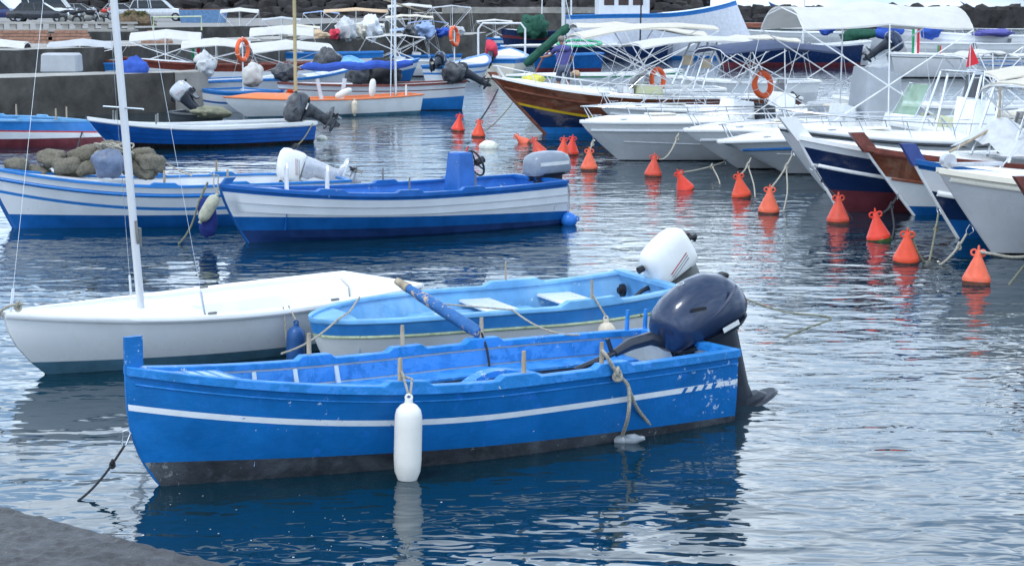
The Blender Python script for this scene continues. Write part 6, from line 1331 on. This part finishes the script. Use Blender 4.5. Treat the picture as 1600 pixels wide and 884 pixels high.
# RIB with big outboard whose stern faces us
rb = Boat('inflatable_boat', 'white speed boat with oval hull emblem and red white and green flag', 'motor boat', (1790, 122), (1840, 70), 2.3, swl=(1400, 122), stop=(1392, 84), tr=.85, tm=.5, p=2.4, e0=.2, e1=.7)
rb.hull([('s', 0), ('s', .12), ('s', .16), ('z', .05), ('z', -.28)], [white_gel, greyrub, shade_hull, boot_low], [0, 1, 2, 3], th=.2, floor=.35, inner=white_gel); rb.gunwale(white_gel, w=.25, soft=True, drop=.04); rb.deck(white_gel, .55, crown=.1); rb.rail(.45, .97)
rb.console(rb.L * .30, white_gel, screen=glass_d, sh=.4); outboard(rb, .1, rb.hs + .25, trim=52, sc_=1.35, cowl=cowl_navy, style='round', tiller=False)
mb = MB(); z_ = rb.hs - .42; t_ = .38
for qy in (0, .05): 
    pts = []
    for k in range(28):
        a = k / 28 * 6.283; zz = z_ + .10 * math.sin(a) + qy * .4; tt = t_ + (.085 - qy * .4) * math.cos(a); P = rb.pt(tt, zz, rb.near, .012); pts.append(P)
    mb.tube(pts, .012, 5, closed=True)
mb.build('oval_emblem', bluemid, rb.root)
flags(rb, .9, rb.near * .9, rb.hs + 1.05, [grn, wht, fred], 'large draped green white and red flag beside the grey covered console', h=1.1, wd=.35, rot=.2)
flags(rb, 2.0, rb.near * .9, rb.hs + .35, [grn, fred], 'tiny green and pink pennant near the oval emblem', h=.35, wd=.18, rot=.2)
mb = MB(); mb.ell((0, 0, 0), (1.3, .5, .2), 16, 8, lump=.6, seed=77); o = mb.build('rope_heap', mat('violet_netting', (.10, .10, .34), .8, bump=.8, bscale=20), angle=40); o.location = dp(1555, 52, 118); tag(o, 'violet blue rope heap on the far right boat', 'rope')
floater('far right white boat carrying a violet rope heap', 1450, 1720, 40, 119, None, GW, hs=1.45, hb=1.8, extra=2.5, rails=True)
floater('white boat with windscreen at the top right corner', 1480, 1660, 40, 118, None, GW, hs=1.1, extra=3)
floater('second white boat at the top edge beyond the big roof', 1190, 1330, 30, 104, None, GW, hs=1.3, extra=3)
far_boat('small blue boat at the top right edge', (1520, 22), (1500, 2), 4, 9, 3, W2, [bluemid, bluemid, bluedk, boot_low], bluemid, hs=1.6)
far_boat('dark blue boat at the top right beside the small blue one', (1500, 78), (1478, 60), 3, 5, 2, W2, GW, white_gel, hs=.8)
# blue covered things behind the big roof
for x, y, D, sx, sz, lab, m_ in ((1340, 56, 118, 1.3, .35, 'dark green folded cover behind the big white roof', canvas_g), (1388, 50, 118, .9, .5, 'blue striped cloth bundle behind the big roof', canvas_b), (1455, 49, 118, .6, .45, 'bright blue bundle right of the steering wheel', canvas_b), (1292, 48, 118, .4, .25, 'small blue cap on the yacht rail', canvas_b)):
    mb = MB(); mb.ell((0, 0, 0), (sx, .3, sz), 14, 9, lump=.5, seed=int(x)); o = mb.build('cover', m_, angle=45); o.location = dp(x, y, D); tag(o, lab, 'cover')
# canopy end and white scalloped awning at the right edge
gg = floater('white boat under a scalloped white awning at the right edge', 1495, 1585, 78, 47, canvas, GW, wd=1.6, arch=.04, bows=5, hs=.8, extra=3.5, con=False)
gh = floater('white boat under a cream roof cut by the right edge', 1540, 1660, 104, 36, canvas_c, GW, wd=1.7, arch=.1, bows=3, hs=.8, extra=1.8)
# gangway ladders
for k, (x0, y0, x1, y1, lab) in enumerate(((1050, 132, 1082, 60, 'left folding boarding ladder standing up behind the motor boats'), (1082, 140, 1108, 62, 'right folding boarding ladder standing up behind the motor boats'))):
    P0 = dp(x0, y0, 46); P1 = dp(x1, y1, 46.3); d = P1 - P0; mb = MB(); off = Vector((.22, .1, 0))
    mb.tube([(0, 0, 0), d], .025, 6); mb.tube([off, off + d], .025, 6)
    for j in range(5): mb.tube([d * (.1 + .2 * j), off + d * (.1 + .2 * j)], .016, 5)
    o = mb.build('boarding_ladder', chrome); o.location = P0; tag(o, lab, 'ladder'); mb = MB(); mb.box(d * .52 + off * .5 + Vector((0, -.03, 0)), (.24, .04, .22)); mb.build('step_plate', mat('tan_plastic', (.5, .4, .28), .6), o)
rope([dp(600, 0, 110), dp(672, 22, 112)], .05, oldwood, 'long orange brown spar leaning over the far pier', name='spar', cat='spar')
for k, (x, y0, y1, D, lab) in enumerate(((1255, 36, -10, 112, 'thin white pole rising above the white yacht'), (1000, 40, -12, 114, 'short dark post beside the vessel wheelhouse'), (846, 20, -10, 150, 'thin post on the far pier'))):
    a = dp(x, y0, D); mb = MB(); mb.tube([(0, 0, -1.5), (.1, 0, 3.5)], .05, 6); o = mb.build('post', alu if k != 1 else blackrub); o.location = a; tag(o, lab, 'post')

# far mole and craft at the top right
mb = MB(); random.seed(11)
for i in range(60):
    for j in range(2): mb.ell((24 + i * 1.9 + random.uniform(-.4, .4), 300 + i * .2 + j * 1.2, .6 + j * 1.5 + random.uniform(-.3, .3)), (1.3, 1.1, 1.2), 7, 5, n=3, lump=.5, seed=i + j * 90)
mb.box((80, 306, 1.2), (116, 8, 2.6)); tag(mb.build('mole', basalt, angle=20), 'low dark rock mole on the far right horizon', 'breakwater')
for k, (x0, y0, x1, y1, ang, L_, hb_, hull_, rail_, lab) in enumerate(((1120, 42, 1100, 10, 4, 8, 1.5, [white_gel, white_pl], white_gel, 'white cabin boat beyond the varnished yacht'), (1400, 26, 1384, 6, 6, 11, 1.8, [bluemid, bluedk], bluemid, 'bright blue barge far away at the top right'),
    (1290, 34, 1270, 12, 2, 8, 1.4, [navy, navy], white_gel, 'dark hulled boat far behind the big white roof'), (1560, 32, 1545, 12, 5, 8, 1.5, [white_gel, shade_hull], white_gel, 'white boat with raised bow at the far top right'), (1210, 20, 1200, 2, 5, 12, 2.4, [white_gel, bluedk], white_gel, 'blue and white trawler far behind the yacht'))):
    b_ = far_boat(lab, (x0, y0), (x1, y1), ang, L_, 3.0, [(('s', 0), 0), (('s', .4), 1), (('z', -.28), 1)], hull_, rail_, hs=hb_, deck=white_gel, dk=.4)
    mb = MB(); mb.box((b_.L * .4, 0, hb_ + .7), (b_.L * .22, 1.9, 1.6), taper=.85, bev=.08); cb = mb.build('cabin', white_pl, b_.root)
    for q in range(2): mb = MB(); mb.box((b_.L * (.35 + .09 * q), -.91, hb_ + .95), (b_.L * .06, .03, .4)); mb.build('window', glass_d, cb)
    mb = MB(); mb.tube([(b_.L * .33, 0, hb_), (b_.L * .33, 0, hb_ + 5)], .06, 6); mb.build('mast', alu, b_.root)

extra = [(430, 500, 38, 103, canvas_c, 'boat under a small cream roof between the two piers'), (540, 600, 34, 106, canvas, 'boat under a narrow white roof behind the flat awning'), (700, 770, 40, 118, None, 'open white boat near the far pier corner'),
         (610, 680, 42, 98, canvas_lb, 'boat with a faded blue roof among the white frames'), (410, 470, 26, 112, canvas_gr, 'boat with grey roof near the boulder wall'), (745, 800, 30, 150, canvas, 'white roofed boat beyond the far pier corner')]
for x0, x1, y_, D_, c_, lab in extra: floater(lab, x0, x1, y_, D_, c_, GW if D_ % 2 else WB, arch=.1, bows=3, wd=1.8)

# floating bits and scum near the quay edge
mb = MB(); random.seed(21)
for k in range(80):
    if k < 50: x, y = random.uniform(60, 620), random.uniform(770, 884)
    else: x, y = random.uniform(300, 1500), random.uniform(400, 884)
    c = gp(x, y, .003); r_ = random.uniform(.002, .006) * (1.5 if k % 9 == 0 else 1); n_ = 6
    mb.poly([c + Vector((r_ * math.cos(a * 1.047) * random.uniform(.7, 1.4), r_ * math.sin(a * 1.047), 0)) for a in range(n_)])
o = mb.build('floating_scum', foamy, flat=True); tag(o, 'scattered pale foam specks drifting on the water near the quay', 'foam', kind='stuff')

for x, y, D, lab in ((379, 78, 58.62, 'thin white post carrying the left lifebuoy'), (710, 57, 68.12, 'thin white post carrying the lifebuoy at the pier end')):
    P = dp(x, y, D); mb = MB(); mb.tube([(0, 0, -P.z - .5), (0, 0, .38)], .022, 8); mb.tube([(0, 0, .33), (0, -.16, .33)], .014, 6); o = mb.build('post', alu); o.location = P; tag(o, lab, 'post')
